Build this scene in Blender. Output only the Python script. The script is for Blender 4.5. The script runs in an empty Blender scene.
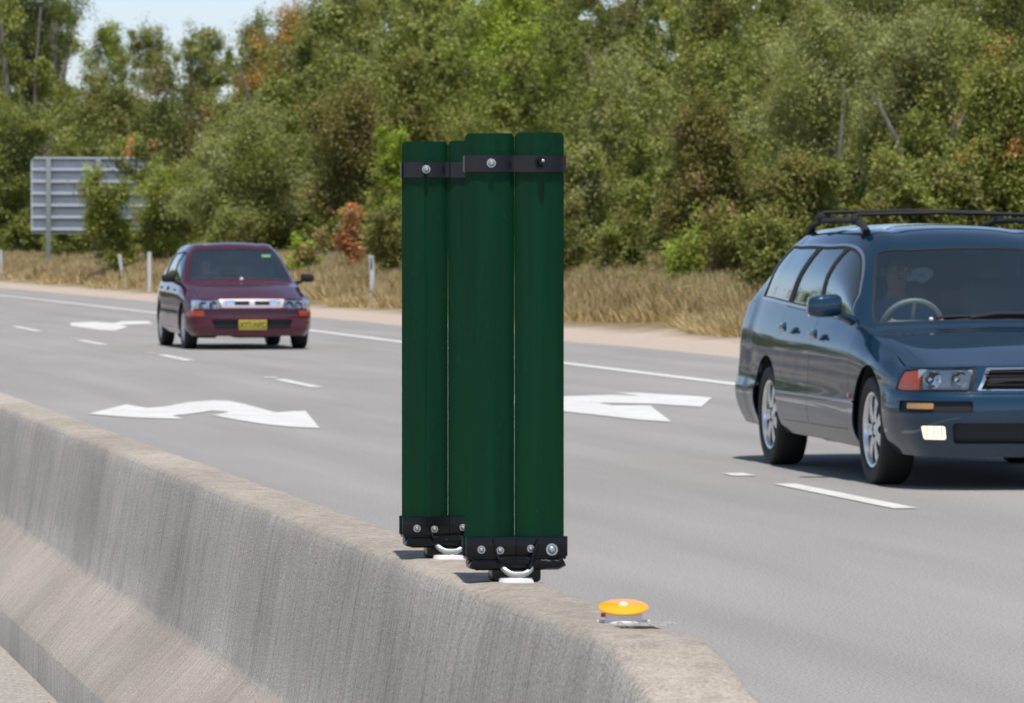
import bpy, bmesh, math, random
import numpy as np
from mathutils import Vector, Matrix
from mathutils.geometry import delaunay_2d_cdt
R = math.radians
random.seed(7); rng = np.random.default_rng(7)
scn = bpy.context.scene
C = bpy.data.collections.new("scene_items"); scn.collection.children.link(C)

# ------------------------------------------------------------ camera, world, sun
FP, HY, CH, PHI = 5000.0, 250.0, 1.35, R(10.34)      # focal length (px), horizon row, eye height, heading off the road
cam = bpy.data.cameras.new("camera"); camo = bpy.data.objects.new("camera", cam); C.objects.link(camo)
camo.location = (0, 0, CH); camo.rotation_euler = (R(90), 0, -PHI)
cam.sensor_width = 36; cam.lens = 36 * FP / 1024; cam.shift_y = -(351.5 - HY) / 1024
cam.clip_start = 0.5; cam.clip_end = 5000
cam.dof.use_dof = True; cam.dof.focus_distance = 10.5; cam.dof.aperture_fstop = 24
scn.camera = camo
SUN_EL, SUN_OFF = R(72), R(5)
fwd = Vector((math.sin(PHI), math.cos(PHI), 0)); rgt = Vector((math.cos(PHI), -math.sin(PHI), 0))
sh = -fwd * math.cos(SUN_OFF) + rgt * math.sin(SUN_OFF)
sdir = Vector((sh.x * math.cos(SUN_EL), sh.y * math.cos(SUN_EL), math.sin(SUN_EL)))
w = bpy.data.worlds.new("World"); scn.world = w; w.use_nodes = True
nt = w.node_tree; bg = nt.nodes['Background']
sky = nt.nodes.new('ShaderNodeTexSky'); sky.sky_type = 'NISHITA'; sky.sun_disc = False
sky.sun_elevation = SUN_EL; sky.sun_rotation = math.atan2(sh.x, sh.y); sky.dust_density = 0.6; sky.air_density = 1.2; sky.ozone_density = 1.5
sgeo = nt.nodes.new('ShaderNodeTexCoord'); ssep = nt.nodes.new('ShaderNodeSeparateXYZ'); nt.links.new(sgeo.outputs['Generated'], ssep.inputs[0])
srmp = nt.nodes.new('ShaderNodeValToRGB'); nt.links.new(ssep.outputs[2], srmp.inputs[0])
srmp.color_ramp.elements[0].position = .0; srmp.color_ramp.elements[0].color = (.88, .98, 1.42, 1)
srmp.color_ramp.elements[1].position = .55; srmp.color_ramp.elements[1].color = (.78, .66, .55, 1)
se = srmp.color_ramp.elements.new(.15); se.color = (.88, .95, 1.15, 1)
smul = nt.nodes.new('ShaderNodeMix'); smul.data_type = 'RGBA'; smul.blend_type = 'MULTIPLY'; smul.inputs[0].default_value = 1
nt.links.new(sky.outputs[0], smul.inputs[6]); nt.links.new(srmp.outputs[0], smul.inputs[7]); nt.links.new(smul.outputs[2], bg.inputs[0]); bg.inputs[1].default_value = 0.15
sl = bpy.data.lights.new("sun", 'SUN'); sl.energy = 4.75; sl.angle = R(0.53); sl.color = (1.0, 0.955, 0.88)
so = bpy.data.objects.new("sun", sl); C.objects.link(so); so.rotation_euler = sdir.to_track_quat('Z', 'Y').to_euler()
scn.view_settings.view_transform = 'Standard'; scn.view_settings.look = 'None'
scn.view_settings.exposure = -0.08; scn.view_settings.gamma = 1
scn.cycles.max_bounces = 6; scn.cycles.transparent_max_bounces = 12; scn.cycles.glossy_bounces = 3; scn.cycles.transmission_bounces = 4
scn.cycles.caustics_reflective = False; scn.cycles.caustics_refractive = False; scn.cycles.sample_clamp_indirect = 6

def P(px, py, h=0.0):                      # photo pixel on the level h -> point on the ground there
    z = FP * (CH - h) / (py - HY); dx = (px - 512) / FP
    return (z * (dx * math.cos(PHI) + math.sin(PHI)), z * (-dx * math.sin(PHI) + math.cos(PHI)))
def PU(px, u):                             # photo column on the line x = u
    dx = (px - 512) / FP; z = u / (dx * math.cos(PHI) + math.sin(PHI))
    return u, z * (-dx * math.sin(PHI) + math.cos(PHI)), z

# ------------------------------------------------------------ materials
def mat(name, col=(.5, .5, .5), rough=.6, metal=0.0, coat=0.0, emit=None, spec=.5):
    m = bpy.data.materials.new(name); m.use_nodes = True
    b = m.node_tree.nodes['Principled BSDF']
    b.inputs['Base Color'].default_value = (*col, 1); b.inputs['Roughness'].default_value = rough
    b.inputs['Metallic'].default_value = metal; b.inputs['Coat Weight'].default_value = coat
    b.inputs['Coat Roughness'].default_value = .03; b.inputs['Specular IOR Level'].default_value = spec
    if emit: b.inputs['Emission Color'].default_value = (*emit[0], 1); b.inputs['Emission Strength'].default_value = emit[1]
    return m
class N:
    def __init__(s, m): s.t = m.node_tree; s.b = s.t.nodes.get('Principled BSDF'); s._c = None
    def new(s, k, **kw):
        n = s.t.nodes.new('ShaderNode' + k)
        for a, v in kw.items(): setattr(n, a, v)
        return n
    def link(s, a, b): s.t.links.new(a, b)
    def coord(s, scale=(1, 1, 1), out='Object'):
        tc = s.new('TexCoord'); mp = s.new('Mapping'); mp.inputs['Scale'].default_value = scale
        s.link(tc.outputs[out], mp.inputs[0]); return mp.outputs[0]
    def noise(s, vec, scale, detail=4, rough=.55):
        n = s.new('TexNoise'); n.inputs['Scale'].default_value = scale; n.inputs['Detail'].default_value = detail
        n.inputs['Roughness'].default_value = rough; s.link(vec, n.inputs['Vector']); return n.outputs['Fac']
    def ramp(s, fac, stops):
        r = s.new('ValToRGB'); el = r.color_ramp.elements
        while len(el) < len(stops): el.new(.5)
        for e, (p, c) in zip(el, stops): e.position = p; e.color = (*c, 1) if len(c) == 3 else c
        s.link(fac, r.inputs[0]); return r.outputs[0]
    def mix(s, a, b, fac, mode='MIX'):
        n = s.new('Mix', data_type='RGBA', blend_type=mode)
        for v, i in ((fac, 0), (a, 6), (b, 7)):
            if isinstance(v, (int, float)): n.inputs[i].default_value = v
            elif isinstance(v, tuple): n.inputs[i].default_value = (*v, 1)
            else: s.link(v, n.inputs[i])
        return n.outputs[2]
    def bump(s, h, strength=.3, dist=.01):
        n = s.new('Bump'); n.inputs['Strength'].default_value = strength; n.inputs['Distance'].default_value = dist
        s.link(h, n.inputs['Height']); s.link(n.outputs[0], s.b.inputs['Normal'])

def g(v): return (v, v, v)
def asphalt(name, base, tint):
    m = mat(name, rough=.85); n = N(m); v = n.coord()
    sp = n.new('TexVoronoi'); sp.inputs['Scale'].default_value = 55; n.link(v, sp.inputs['Vector'])
    fine = n.ramp(n.noise(v, 90, 3, .7), [(.3, g(.50)), (.7, g(1.48))])
    big = n.ramp(n.noise(n.coord((1, .12, 1)), 1.1, 5), [(.3, g(.9)), (.7, g(1.09))])
    trk = n.ramp(n.noise(n.coord((1.6, .02, 1)), 1.0, 2), [(.35, g(.95)), (.65, g(1.04))])
    c = n.mix(tuple(base * t for t in tint), fine, 1.0, 'MULTIPLY'); c = n.mix(c, big, 1.0, 'MULTIPLY'); c = n.mix(c, trk, 1.0, 'MULTIPLY')
    n.link(c, n.b.inputs['Base Color']); n.bump(sp.outputs['Distance'], .35, .006); return m
M = {}
M['asphalt'] = asphalt('asphalt', .285, (1.0, .965, .94))
M['shoulder'] = asphalt('shoulder_asphalt', .30, (1.0, .975, .95))
M['near_road'] = asphalt('near_seal', .33, (1.0, .93, .85))
def m_paint():
    m = mat('road_paint', rough=.6); n = N(m); v = n.coord()
    a = n.noise(v, 30, 5, .7)
    c = n.ramp(a, [(.30, (.36, .35, .34)), (.44, (.66, .655, .64)), (.7, (.80, .795, .78))]); c = n.mix(c, n.ramp(n.noise(v, 1.7, 6, .7), [(.35, (.84, .83, .82)), (.6, g(1.0))]), 1.0, 'MULTIPLY'); n.link(c, n.b.inputs['Base Color']); return m
M['paint'] = m_paint()
def m_terrain():
    m = mat('verge_soil', rough=.95); n = N(m); v = n.coord()
    xyz = n.new('SeparateXYZ'); n.link(v, xyz.inputs[0])
    wob = n.new('Math', operation='MULTIPLY_ADD'); n.link(n.noise(v, .35, 5), wob.inputs[0]); wob.inputs[1].default_value = 1.8; n.link(xyz.outputs[0], wob.inputs[2])
    rr = n.new('MapRange'); rr.inputs['From Min'].default_value = 16.4; rr.inputs['From Max'].default_value = 17.4; n.link(wob.outputs[0], rr.inputs[0])
    dirt = n.ramp(n.noise(v, 14, 6, .7), [(.3, (.36, .29, .24)), (.7, (.55, .46, .39))])
    gr = n.ramp(n.noise(v, 2.5, 6, .7), [(.3, (.09, .075, .035)), (.5, (.20, .15, .07)), (.75, (.30, .22, .11))])
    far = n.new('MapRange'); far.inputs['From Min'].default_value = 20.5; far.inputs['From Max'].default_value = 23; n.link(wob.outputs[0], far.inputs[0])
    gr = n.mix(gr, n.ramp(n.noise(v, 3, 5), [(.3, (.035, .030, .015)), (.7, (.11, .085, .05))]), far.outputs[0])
    c = n.mix(dirt, gr, rr.outputs[0]); n.link(c, n.b.inputs['Base Color']); n.bump(n.noise(v, 20, 5), .6, .03); return m
M['terrain'] = m_terrain()
def m_concrete():
    m = mat('weathered_concrete', rough=.9); n = N(m); v = n.coord()
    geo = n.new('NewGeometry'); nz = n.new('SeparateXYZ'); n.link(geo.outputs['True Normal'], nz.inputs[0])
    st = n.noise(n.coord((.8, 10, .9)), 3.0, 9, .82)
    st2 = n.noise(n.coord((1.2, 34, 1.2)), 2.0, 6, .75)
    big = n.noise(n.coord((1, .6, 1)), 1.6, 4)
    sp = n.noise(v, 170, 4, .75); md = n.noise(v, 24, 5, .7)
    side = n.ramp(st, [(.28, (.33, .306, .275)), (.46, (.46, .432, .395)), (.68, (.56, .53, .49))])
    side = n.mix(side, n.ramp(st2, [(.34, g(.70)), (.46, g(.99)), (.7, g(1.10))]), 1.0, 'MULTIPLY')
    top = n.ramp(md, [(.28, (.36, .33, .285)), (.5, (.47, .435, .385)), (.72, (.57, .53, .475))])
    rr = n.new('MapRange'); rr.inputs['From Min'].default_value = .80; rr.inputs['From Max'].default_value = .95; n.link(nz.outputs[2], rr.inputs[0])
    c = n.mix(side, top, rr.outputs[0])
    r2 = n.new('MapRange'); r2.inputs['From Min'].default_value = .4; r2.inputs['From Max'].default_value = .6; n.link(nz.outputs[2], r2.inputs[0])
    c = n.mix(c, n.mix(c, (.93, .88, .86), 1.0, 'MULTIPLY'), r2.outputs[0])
    c = n.mix(c, n.ramp(sp, [(.32, g(.62)), (.64, g(1.22))]), 1.0, 'MULTIPLY')
    c = n.mix(c, n.ramp(big, [(.32, g(.78)), (.66, g(1.12))]), 1.0, 'MULTIPLY')
    n.link(c, n.b.inputs['Base Color'])
    ad = n.new('Math', operation='MULTIPLY_ADD'); n.link(sp, ad.inputs[0]); ad.inputs[1].default_value = .9; n.link(sp, ad.inputs[2])
    n.bump(ad.outputs[0], .6, .006); return m
M['concrete'] = m_concrete()
def m_leaf(name, c0, c1, c2, trans=.25):
    m = bpy.data.materials.new(name); m.use_nodes = True; t = m.node_tree; t.nodes.clear(); n = N(m)
    at = n.new('Attribute'); at.attribute_name = 'var'
    col = n.ramp(at.outputs['Fac'], [(0, c0), (.5, c1), (1, c2)])
    d = n.new('BsdfPrincipled'); d.inputs['Roughness'].default_value = .55; d.inputs['Specular IOR Level'].default_value = .35
    n.link(col, d.inputs['Base Color'])
    tr = n.new('BsdfTranslucent'); n.link(n.mix(col, (1.1, 1.15, .55), 1.0, 'MULTIPLY'), tr.inputs[0])
    mx = n.new('MixShader'); mx.inputs[0].default_value = trans; n.link(d.outputs[0], mx.inputs[1]); n.link(tr.outputs[0], mx.inputs[2])
    o = n.new('OutputMaterial'); n.link(mx.outputs[0], o.inputs[0]); return m
L = {
 'dark':    m_leaf('dark_leaf', (0.100, 0.121, 0.034), (0.168, 0.198, 0.051), (0.276, 0.311, 0.079), .3),
 'mid':    m_leaf('mid_leaf', (0.154, 0.176, 0.045), (0.276, 0.304, 0.073), (0.444, 0.467, 0.123), .3),
 'bright': m_leaf('bright_leaf', (0.245, 0.311, 0.045), (0.429, 0.523, 0.079), (0.644, 0.708, 0.146), .4),
 'grey':   m_leaf('grey_green_leaf', (0.245, 0.262, 0.107), (0.414, 0.425, 0.191), (0.644, 0.637, 0.314), .3),
 'olive':  m_leaf('olive_leaf', (.15, .145, .040), (.25, .235, .070), (.38, .35, .125), .3),
 'brown':  m_leaf('brown_twig_leaf', (0.199, 0.142, 0.067), (0.353, 0.255, 0.123), (0.537, 0.397, 0.202), .25),
 'orange': m_leaf('orange_new_leaf', (0.368, 0.212, 0.056), (0.614, 0.326, 0.101), (0.800, 0.495, 0.180), .3),
 'rust':   m_leaf('rust_dead_leaf', (0.429, 0.184, 0.067), (0.689, 0.283, 0.123), (0.800, 0.467, 0.202), .25),
 'straw':  m_leaf('straw_blade', (.34, .25, .13), (.56, .43, .24), (.70, .59, .37), .2),
}
def m_bark():
    m = mat('bark', rough=.9); n = N(m)
    n.link(n.ramp(n.noise(n.coord((1, 1, .2)), 9, 4), [(.3, (.09, .075, .06)), (.7, (.34, .30, .26))]), n.b.inputs['Base Color']); return m
M['bark'] = m_bark()
def m_green():
    m = mat('dark_green_plastic', (.012, .09, .04), .2, spec=.24); n = N(m)
    c = n.ramp(n.noise(n.coord((40, 40, 1.5)), 1.2, 4, .6), [(.3, (.0055, .062, .028)), (.7, (.008, .088, .037))])
    n.link(c, n.b.inputs['Base Color'])
    n.link(n.ramp(n.noise(n.coord((6, 6, 2)), 4, 4), [(.3, g(.16)), (.7, g(.30))]), n.b.inputs['Roughness']); return m
M['green'] = m_green()
M['black_metal'] = mat('black_painted_steel', (.006, .006, .007), .22, spec=.35)
M['black_rubber'] = mat('black_rubber', (.012, .012, .012), .75)
M['strap'] = mat('black_strap', (.007, .007, .012), .2)
M['galv'] = mat('galvanised_steel', (.55, .57, .57), .45, .8)
M['grout'] = mat('white_grout', (.80, .80, .80), .8)
M['orange_disc'] = mat('orange_plastic', (.98, .42, .012), .35, coat=.3)
M['white_plastic'] = mat('white_plastic', (.80, .78, .76), .4)
M['red_plastic'] = mat('red_plastic', (.5, .03, .02), .4)
M['post'] = mat('white_post', (.66, .67, .70), .5)
M['grey_refl'] = mat('grey_reflector', (.20, .22, .25), .4)
M['sign_back'] = mat('sign_aluminium', (.66, .68, .74), .5, .2)
M['sign_rail'] = mat('sign_rail_grey', (.30, .34, .35), .5, .3)
M['sign_post'] = mat('sign_post_grey', (.30, .34, .33), .5, .2)
M['tyre'] = mat('tyre_rubber', (.018, .018, .018), .7)
M['alloy'] = mat('alloy', (.80, .81, .83), .22, .85)
M['chrome'] = mat('chrome', (.85, .85, .86), .08, 1)
M['silver_trim'] = mat('silver_trim', (.38, .44, .55), .25, .8)
M['cabin'] = mat('dark_cabin', (.02, .022, .025), .8)
M['dash'] = mat('grey_dash', (.30, .33, .33), .7)
M['amber'] = mat('amber_lens', (.34, .045, .006), .12, coat=.5)
M['lens'] = None
M['yellow_plate'] = mat('yellow_plate', (.44, .36, .045), .5)
M['plate_ink'] = mat('plate_ink', (.03, .03, .02), .5)
M['foglit'] = mat('fog_lamp_lit', (.9, .85, .7), .3, emit=((1.0, .84, .52), 1.4))
M['pale_amber'] = mat('pale_amber_lens', (.50, .26, .09), .15, coat=.5)
M['seat'] = mat('seat_cloth', (.15, .17, .19), .9)
M['blue_tag'] = mat('blue_tag', (.02, .06, .65), .4)
M['skin'] = mat('skin', (.50, .30, .22), .55)
M['hair'] = mat('hair', (.03, .02, .015), .6)
M['shirt_blue'] = mat('shirt_blue', (.10, .22, .42), .8)
M['shirt_grey'] = mat('shirt_grey', (.25, .25, .27), .8)
M['paper'] = mat('label_paper', (.45, .75, .30), .5)
def m_carpaint(name, col, flake):
    m = mat(name, col, .42, .45, 1.0); n = N(m); b = n.b; b.inputs['Coat Roughness'].default_value = .02; b.inputs['Coat IOR'].default_value = 1.65; b.inputs['Specular IOR Level'].default_value = .05; b.inputs['Roughness'].default_value = .5; b.inputs['Metallic'].default_value = .15
    lw = n.new('LayerWeight'); lw.inputs[0].default_value = .35
    n.link(n.mix(flake, col, lw.outputs['Facing']), b.inputs['Base Color'])
    return m
M['navy'] = m_carpaint('navy_metallic', (.002, .014, .034), (.003, .034, .074))
M['maroon'] = m_carpaint('maroon_metallic', (.045, .003, .015), (.095, .006, .028))
def m_glass(name, tint, k, gc=(.84, 1, 1, 1)):
    m = bpy.data.materials.new(name); m.use_nodes = True; m.node_tree.nodes.clear(); n = N(m)
    tr = n.new('BsdfTransparent'); tr.inputs[0].default_value = (*tint, 1)
    gl = n.new('BsdfGlossy'); gl.inputs['Roughness'].default_value = .02; gl.inputs[0].default_value = gc
    fr = n.new('Fresnel'); fr.inputs[0].default_value = 1.5
    ad = n.new('Math', operation='MULTIPLY_ADD'); n.link(fr.outputs[0], ad.inputs[0]); ad.inputs[1].default_value = 1.0; ad.inputs[2].default_value = k
    ad.use_clamp = True
    mx = n.new('MixShader'); n.link(ad.outputs[0], mx.inputs[0]); n.link(tr.outputs[0], mx.inputs[1]); n.link(gl.outputs[0], mx.inputs[2])
    o = n.new('OutputMaterial'); n.link(mx.outputs[0], o.inputs[0]); return m
M['glass'] = m_glass('windscreen_glass', (.90, .95, .95), .15)
M['rear_glass'] = m_glass('rear_glass', (.92, .95, .95), .03)
M['hatch_glass'] = m_glass('hatch_glass', (.92, .96, .96), .24, (.88, 1, 1, 1))
M['side_glass'] = m_glass('side_glass', (.62, .70, .70), .26, (.93, .94, .90, 1))
M['lens'] = m_glass('clear_lens', (.93, .96, .98), .02, (1, 1, 1, 1))

# ------------------------------------------------------------ object helpers
def tag(o, label=None, cat=None, group=None, kind=None):
    for k, v in (('label', label), ('category', cat), ('group', group), ('kind', kind)):
        if v: o[k] = v
    return o
def empty(name, loc, rz=0, label=None, cat=None, group=None, scale=1):
    o = bpy.data.objects.new(name, None); C.objects.link(o); o.location = loc; o.rotation_euler = (0, 0, rz)
    o.scale = (scale,) * 3; o.empty_display_size = .2
    return tag(o, label, cat, group)
def mk(name, V, F, m, parent=None, smooth=False, normals=None):
    me = bpy.data.meshes.new(name); me.from_pydata([tuple(v) for v in V], [], [tuple(f) for f in F]); me.update()
    ms = m if isinstance(m, (list, tuple)) else [m]
    for x in ms: me.materials.append(x)
    if smooth: me.polygons.foreach_set('use_smooth', [True] * len(me.polygons))
    if normals is not None: me.normals_split_custom_set_from_vertices([tuple(x) for x in normals])
    o = bpy.data.objects.new(name, me); C.objects.link(o)
    if parent: o.parent = parent
    return o
def from_bm(name, bm, m, parent=None, smooth=True, angle=35):
    me = bpy.data.meshes.new(name); bm.normal_update(); bm.to_mesh(me); bm.free()
    me.materials.append(m)
    if smooth:
        me.polygons.foreach_set('use_smooth', [True] * len(me.polygons))
        me.set_sharp_from_angle(angle=R(angle))
    o = bpy.data.objects.new(name, me); C.objects.link(o)
    if parent: o.parent = parent
    return o
def bx(bm, c, s, bev=0, rot=None, seg=2):
    t = bmesh.new(); bmesh.ops.create_cube(t, size=1)
    for v in t.verts: v.co = Vector((v.co.x * s[0], v.co.y * s[1], v.co.z * s[2]))
    if bev: bmesh.ops.bevel(t, geom=list(t.edges), offset=bev, segments=seg, profile=.5, affect='EDGES')
    mtx = Matrix.Translation(c) @ (rot.to_4x4() if rot else Matrix())
    bmesh.ops.transform(t, matrix=mtx, verts=t.verts); _join(bm, t)
def _join(bm, t):
    me = bpy.data.meshes.new('tmp'); t.to_mesh(me); t.free(); bm.from_mesh(me); bpy.data.meshes.remove(me)
def tube(bm, pts, r, seg=10, cap=True, flat=1.0):
    pts = [Vector(p) for p in pts]; rs = r if isinstance(r, (list, tuple)) else [r] * len(pts); rings = []
    up = Vector((0, 0, 1))
    for i, p in enumerate(pts):
        d = (pts[min(i + 1, len(pts) - 1)] - pts[max(i - 1, 0)]).normalized()
        a = d.cross(up if abs(d.z) < .95 else Vector((1, 0, 0))).normalized(); b = d.cross(a)
        rings.append([bm.verts.new(p + (a * math.cos(t) + b * math.sin(t) * flat) * rs[i]) for t in [2 * math.pi * k / seg for k in range(seg)]])
    for A, B in zip(rings, rings[1:]):
        for k in range(seg): bm.faces.new((A[k], A[(k + 1) % seg], B[(k + 1) % seg], B[k]))
    if cap:
        bm.faces.new(rings[0][::-1]); bm.faces.new(rings[-1])
def lathe(bm, prof, seg=32, axis='Z', c=(0, 0, 0), close=False):
    c = Vector(c); rings = []
    for r, h in prof:
        ring = []
        for k in range(seg):
            t = 2 * math.pi * k / seg; a, b = r * math.cos(t), r * math.sin(t)
            p = Vector((a, b, h)) if axis == 'Z' else (Vector((h, a, b)) if axis == 'X' else Vector((b, h, a)))
            ring.append(bm.verts.new(c + p))
        rings.append(ring)
    if close: rings.append(rings[0])
    for A, B in zip(rings, rings[1:]):
        for k in range(seg): bm.faces.new((A[k], A[(k + 1) % seg], B[(k + 1) % seg], B[k]))
    return rings
def cyl(bm, a, b, r, seg=12): tube(bm, [a, b], r, seg)
def prism(bm, poly, z0, z1):               # polygon in xy extruded in z
    A = [bm.verts.new((x, y, z0)) for x, y in poly]; B = [bm.verts.new((x, y, z1)) for x, y in poly]
    bm.faces.new(A[::-1]); bm.faces.new(B)
    for i in range(len(poly)): j = (i + 1) % len(poly); bm.faces.new((A[i], A[j], B[j], B[i]))

# ------------------------------------------------------------ ground and roads
UPROF = [(-600, 3), (-60, 1.0), (-30, .3), (-12, .15), (-9, .17), (1.6, .17), (1.7, -.02), (14.0, -.02), (14.6, .0), (16, .07), (17.2, .2), (20, .52), (24, 1.0), (30, 1.6), (45, 2.6), (90, 6), (250, 16), (900, 30)]
def gh(u):
    for (a, ha), (b, hb) in zip(UPROF, UPROF[1:]):
        if a <= u <= b: return ha + (hb - ha) * (u - a) / (b - a)
    return 0
vs = [-60, -20, 0, 10, 20] + [30 + 6 * i for i in range(60)] + [420, 500, 700, 1200, 3000]
V, F = [], []
us = [p[0] for p in UPROF]; us = sorted(set(us + [15.2, 18, 19, 21, 22, 23, 26, 35]))
for v in vs:
    for u in us:
        rough = (rng.random() - .5) * .12 if 16.5 < u < 60 and 30 < v < 500 else 0
        V.append((u, v, gh(u) + rough))
n_ = len(us)
for j in range(len(vs) - 1):
    for i in range(n_ - 1): a = j * n_ + i; F.append((a, a + 1, a + n_ + 1, a + n_))
tag(mk('ground', V, F, M['terrain'], smooth=True), kind='structure')
def strip(name, cols, z, m, wob=0):        # cols: list of (v, u0, u1)
    V = []; F = []
    for v, a, b in cols: V += [(a, v, z), (b + wob * (rng.random() - .5), v, z)]
    for i in range(len(cols) - 1): F.append((2 * i, 2 * i + 1, 2 * i + 3, 2 * i + 2))
    return mk(name, V, F, m)
VV = [-60, 0] + [10 + 1.5 * i for i in range(160)] + [300, 420, 700, 1500]
tag(strip('road', [(v, 1.72, 14.15) for v in VV], .0, M['asphalt'], .22), kind='structure')
tag(strip('near_road', [(v, -9, 1.55) for v in VV], .186, M['near_road']), kind='structure')
# painted markings: edge line, broken lane line, arrows
def lineu(v, pts):
    for (a, ua), (b, ub) in zip(pts, pts[1:]):
        if a <= v <= b: return ua + (ub - ua) * (v - a) / (b - a)
    return pts[0][1] if v < pts[0][0] else pts[-1][1]
EDGE = [P(740, 385)[::-1], P(565, 363.5)[::-1], P(400, 342)[::-1], P(315, 331)[::-1], P(160, 313.5)[::-1], P(30, 298.5)[::-1], P(0, 295.5)[::-1]]
ev = [EDGE[0][0] - 40 + 4 * i for i in range(70)]
tag(strip('edge_line', [(v, lineu(v, EDGE) - .105, lineu(v, EDGE) + .105) for v in ev], .005, M['paint']), 'long unbroken white edge line beside the dirt shoulder', 'road marking', kind='structure')
LANE = [P(845, 497)[::-1], P(295, 383)[::-1], P(172, 357)[::-1], P(88, 342)[::-1], P(23, 328)[::-1]]
V, F = [], []
def dash(v0, v1, wd=.135):
    n = len(V)
    for v in (v0, v1): u = lineu(v, LANE); V.extend([(u - wd / 2, v, .005), (u + wd / 2, v, .005)])
    F.append((n, n + 1, n + 3, n + 2))
for px0, py0, px1, py1 in ((780, 484.5, 912, 509), (278, 379.5, 322, 387.5), (163, 355, 190, 361), (82, 340, 102, 345), (16, 326.5, 35, 331.5)):
    a, b = P(px0, py0), P(px1, py1); dash(b[1], a[1])
vA = P(780, 484.5)[1]; dash(vA + 9.3, vA + 12.2); dash(vA - 15.5, vA - 12.4)
for px, py in ((745, 475), (271, 377.8), (157, 353.3), (78, 339)):
    pp = P(px, py); dash(pp[1] - .18, pp[1] + .18, .14)
tag(mk('lane_line', V, F, M['paint']), kind='structure')
ARW = {
 'near': [(88, 414.5), (126, 405), (147, 408.6), (166, 407), (189, 402.6), (215, 401), (229, 401.5), (246, 405), (276, 413.2), (290, 412), (305.6, 411.6), (319.8, 428.8), (290, 427.5), (262, 424.5), (240, 421), (212.6, 416), (229, 412.6), (213, 411.3), (186, 415), (172.7, 416), (184, 419.8), (130, 418)],
 'right': [(475, 400.5), (500, 393.5), (530, 397.8), (563.5, 396.8), (612, 395.4), (640, 396.3), (615, 393.2), (640, 393.4), (700, 397), (712, 398.3), (701, 407.6), (652.7, 404.3), (598.6, 403.5), (612, 406), (650, 406), (671.5, 422.6), (640, 420.5), (600, 416), (563.5, 412), (530, 407.5), (548, 404.5), (510, 404)],
 'far': [(70, 323.2), (95, 322), (114, 323.4), (122, 321.4), (148, 321.3), (153, 324), (120, 325.2), (128, 327), (115, 331), (98, 330), (71, 326.2)]}
for k, pts in ARW.items():
    w2 = [P(x, y) for x, y in pts]; bm = bmesh.new()
    bm.faces.new([bm.verts.new((x, y, .006)) for x, y in w2]); bmesh.ops.triangulate(bm, faces=bm.faces[:])
    for f in bm.faces:
        f.normal_update()
        if f.normal.z < 0: f.normal_flip()
    tag(from_bm('lane_arrow', bm, M['paint'], smooth=False), kind='structure')

# ------------------------------------------------------------ concrete barrier
BAR = [(1.160, .10), (1.160, .285), (1.166, .295), (1.20, .335), (1.26, .392), (1.318, .445), (1.326, .453), (1.330, .470), (1.345, .56), (1.36, .65), (1.372, .72), (1.382, .768), (1.387, .787), (1.393, .796), (1.403, .801), (1.425, .8025), (1.45, .803), (1.48, .803), (1.51, .802), (1.53, .799), (1.541, .793), (1.549, .783), (1.56, .75), (1.575, .65), (1.60, .5), (1.62, .42), (1.70, .33), (1.77, .27), (1.775, -.03)]
def bar_drop(v):                            # the end of the barrier slopes down towards the camera
    d = 6.88 - v
    return 0 if d < -.03 else (.5 * (d + .03) ** 2 / .06 if d < .03 else d) * .185
from mathutils import noise as mn
vv = list(np.arange(4.5, 9.5, .012)) + list(np.arange(9.5, 24, .03)) + list(np.arange(24, 60, .25)) + list(range(60, 400, 10))
V, F = [], []
for v in vv:
    for i, (u, h) in enumerate(BAR):
        d = bar_drop(v); hh = h - d * min(1, max(0, (h - .1) / .7)) if h > .1 else h
        am = .0018
        n1 = mn.noise(Vector((u * 9, v * 6, h * 9))) * am + mn.noise(Vector((u * 70, v * 60, h * 70))) * .0016
        if 11 <= i <= 14 or 19 <= i <= 21:
            c = mn.noise(Vector((3.3, v * 3.1, i * .05))); n1 -= max(0, c - .16) * .016; n1 += mn.noise(Vector((8, v * 14, i * .2))) * .0015
        if i in (5, 6): n1 += mn.noise(Vector((1, v * 9, 4))) * .007 + .003
        V.append((u - n1 * (.9 if u < 1.45 else -.9), v, hh + n1 * .8))
k = len(BAR)
for j in range(len(vv) - 1):
    for i in range(k - 1): a = j * k + i; F.append((a, a + k, a + k + 1, a + 1))
F.append(tuple(range(k)))
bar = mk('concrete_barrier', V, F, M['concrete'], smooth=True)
bar.data.set_sharp_from_angle(angle=R(50))
tag(bar, 'long weathered grey concrete median barrier carrying the green paddles', 'barrier')

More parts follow.
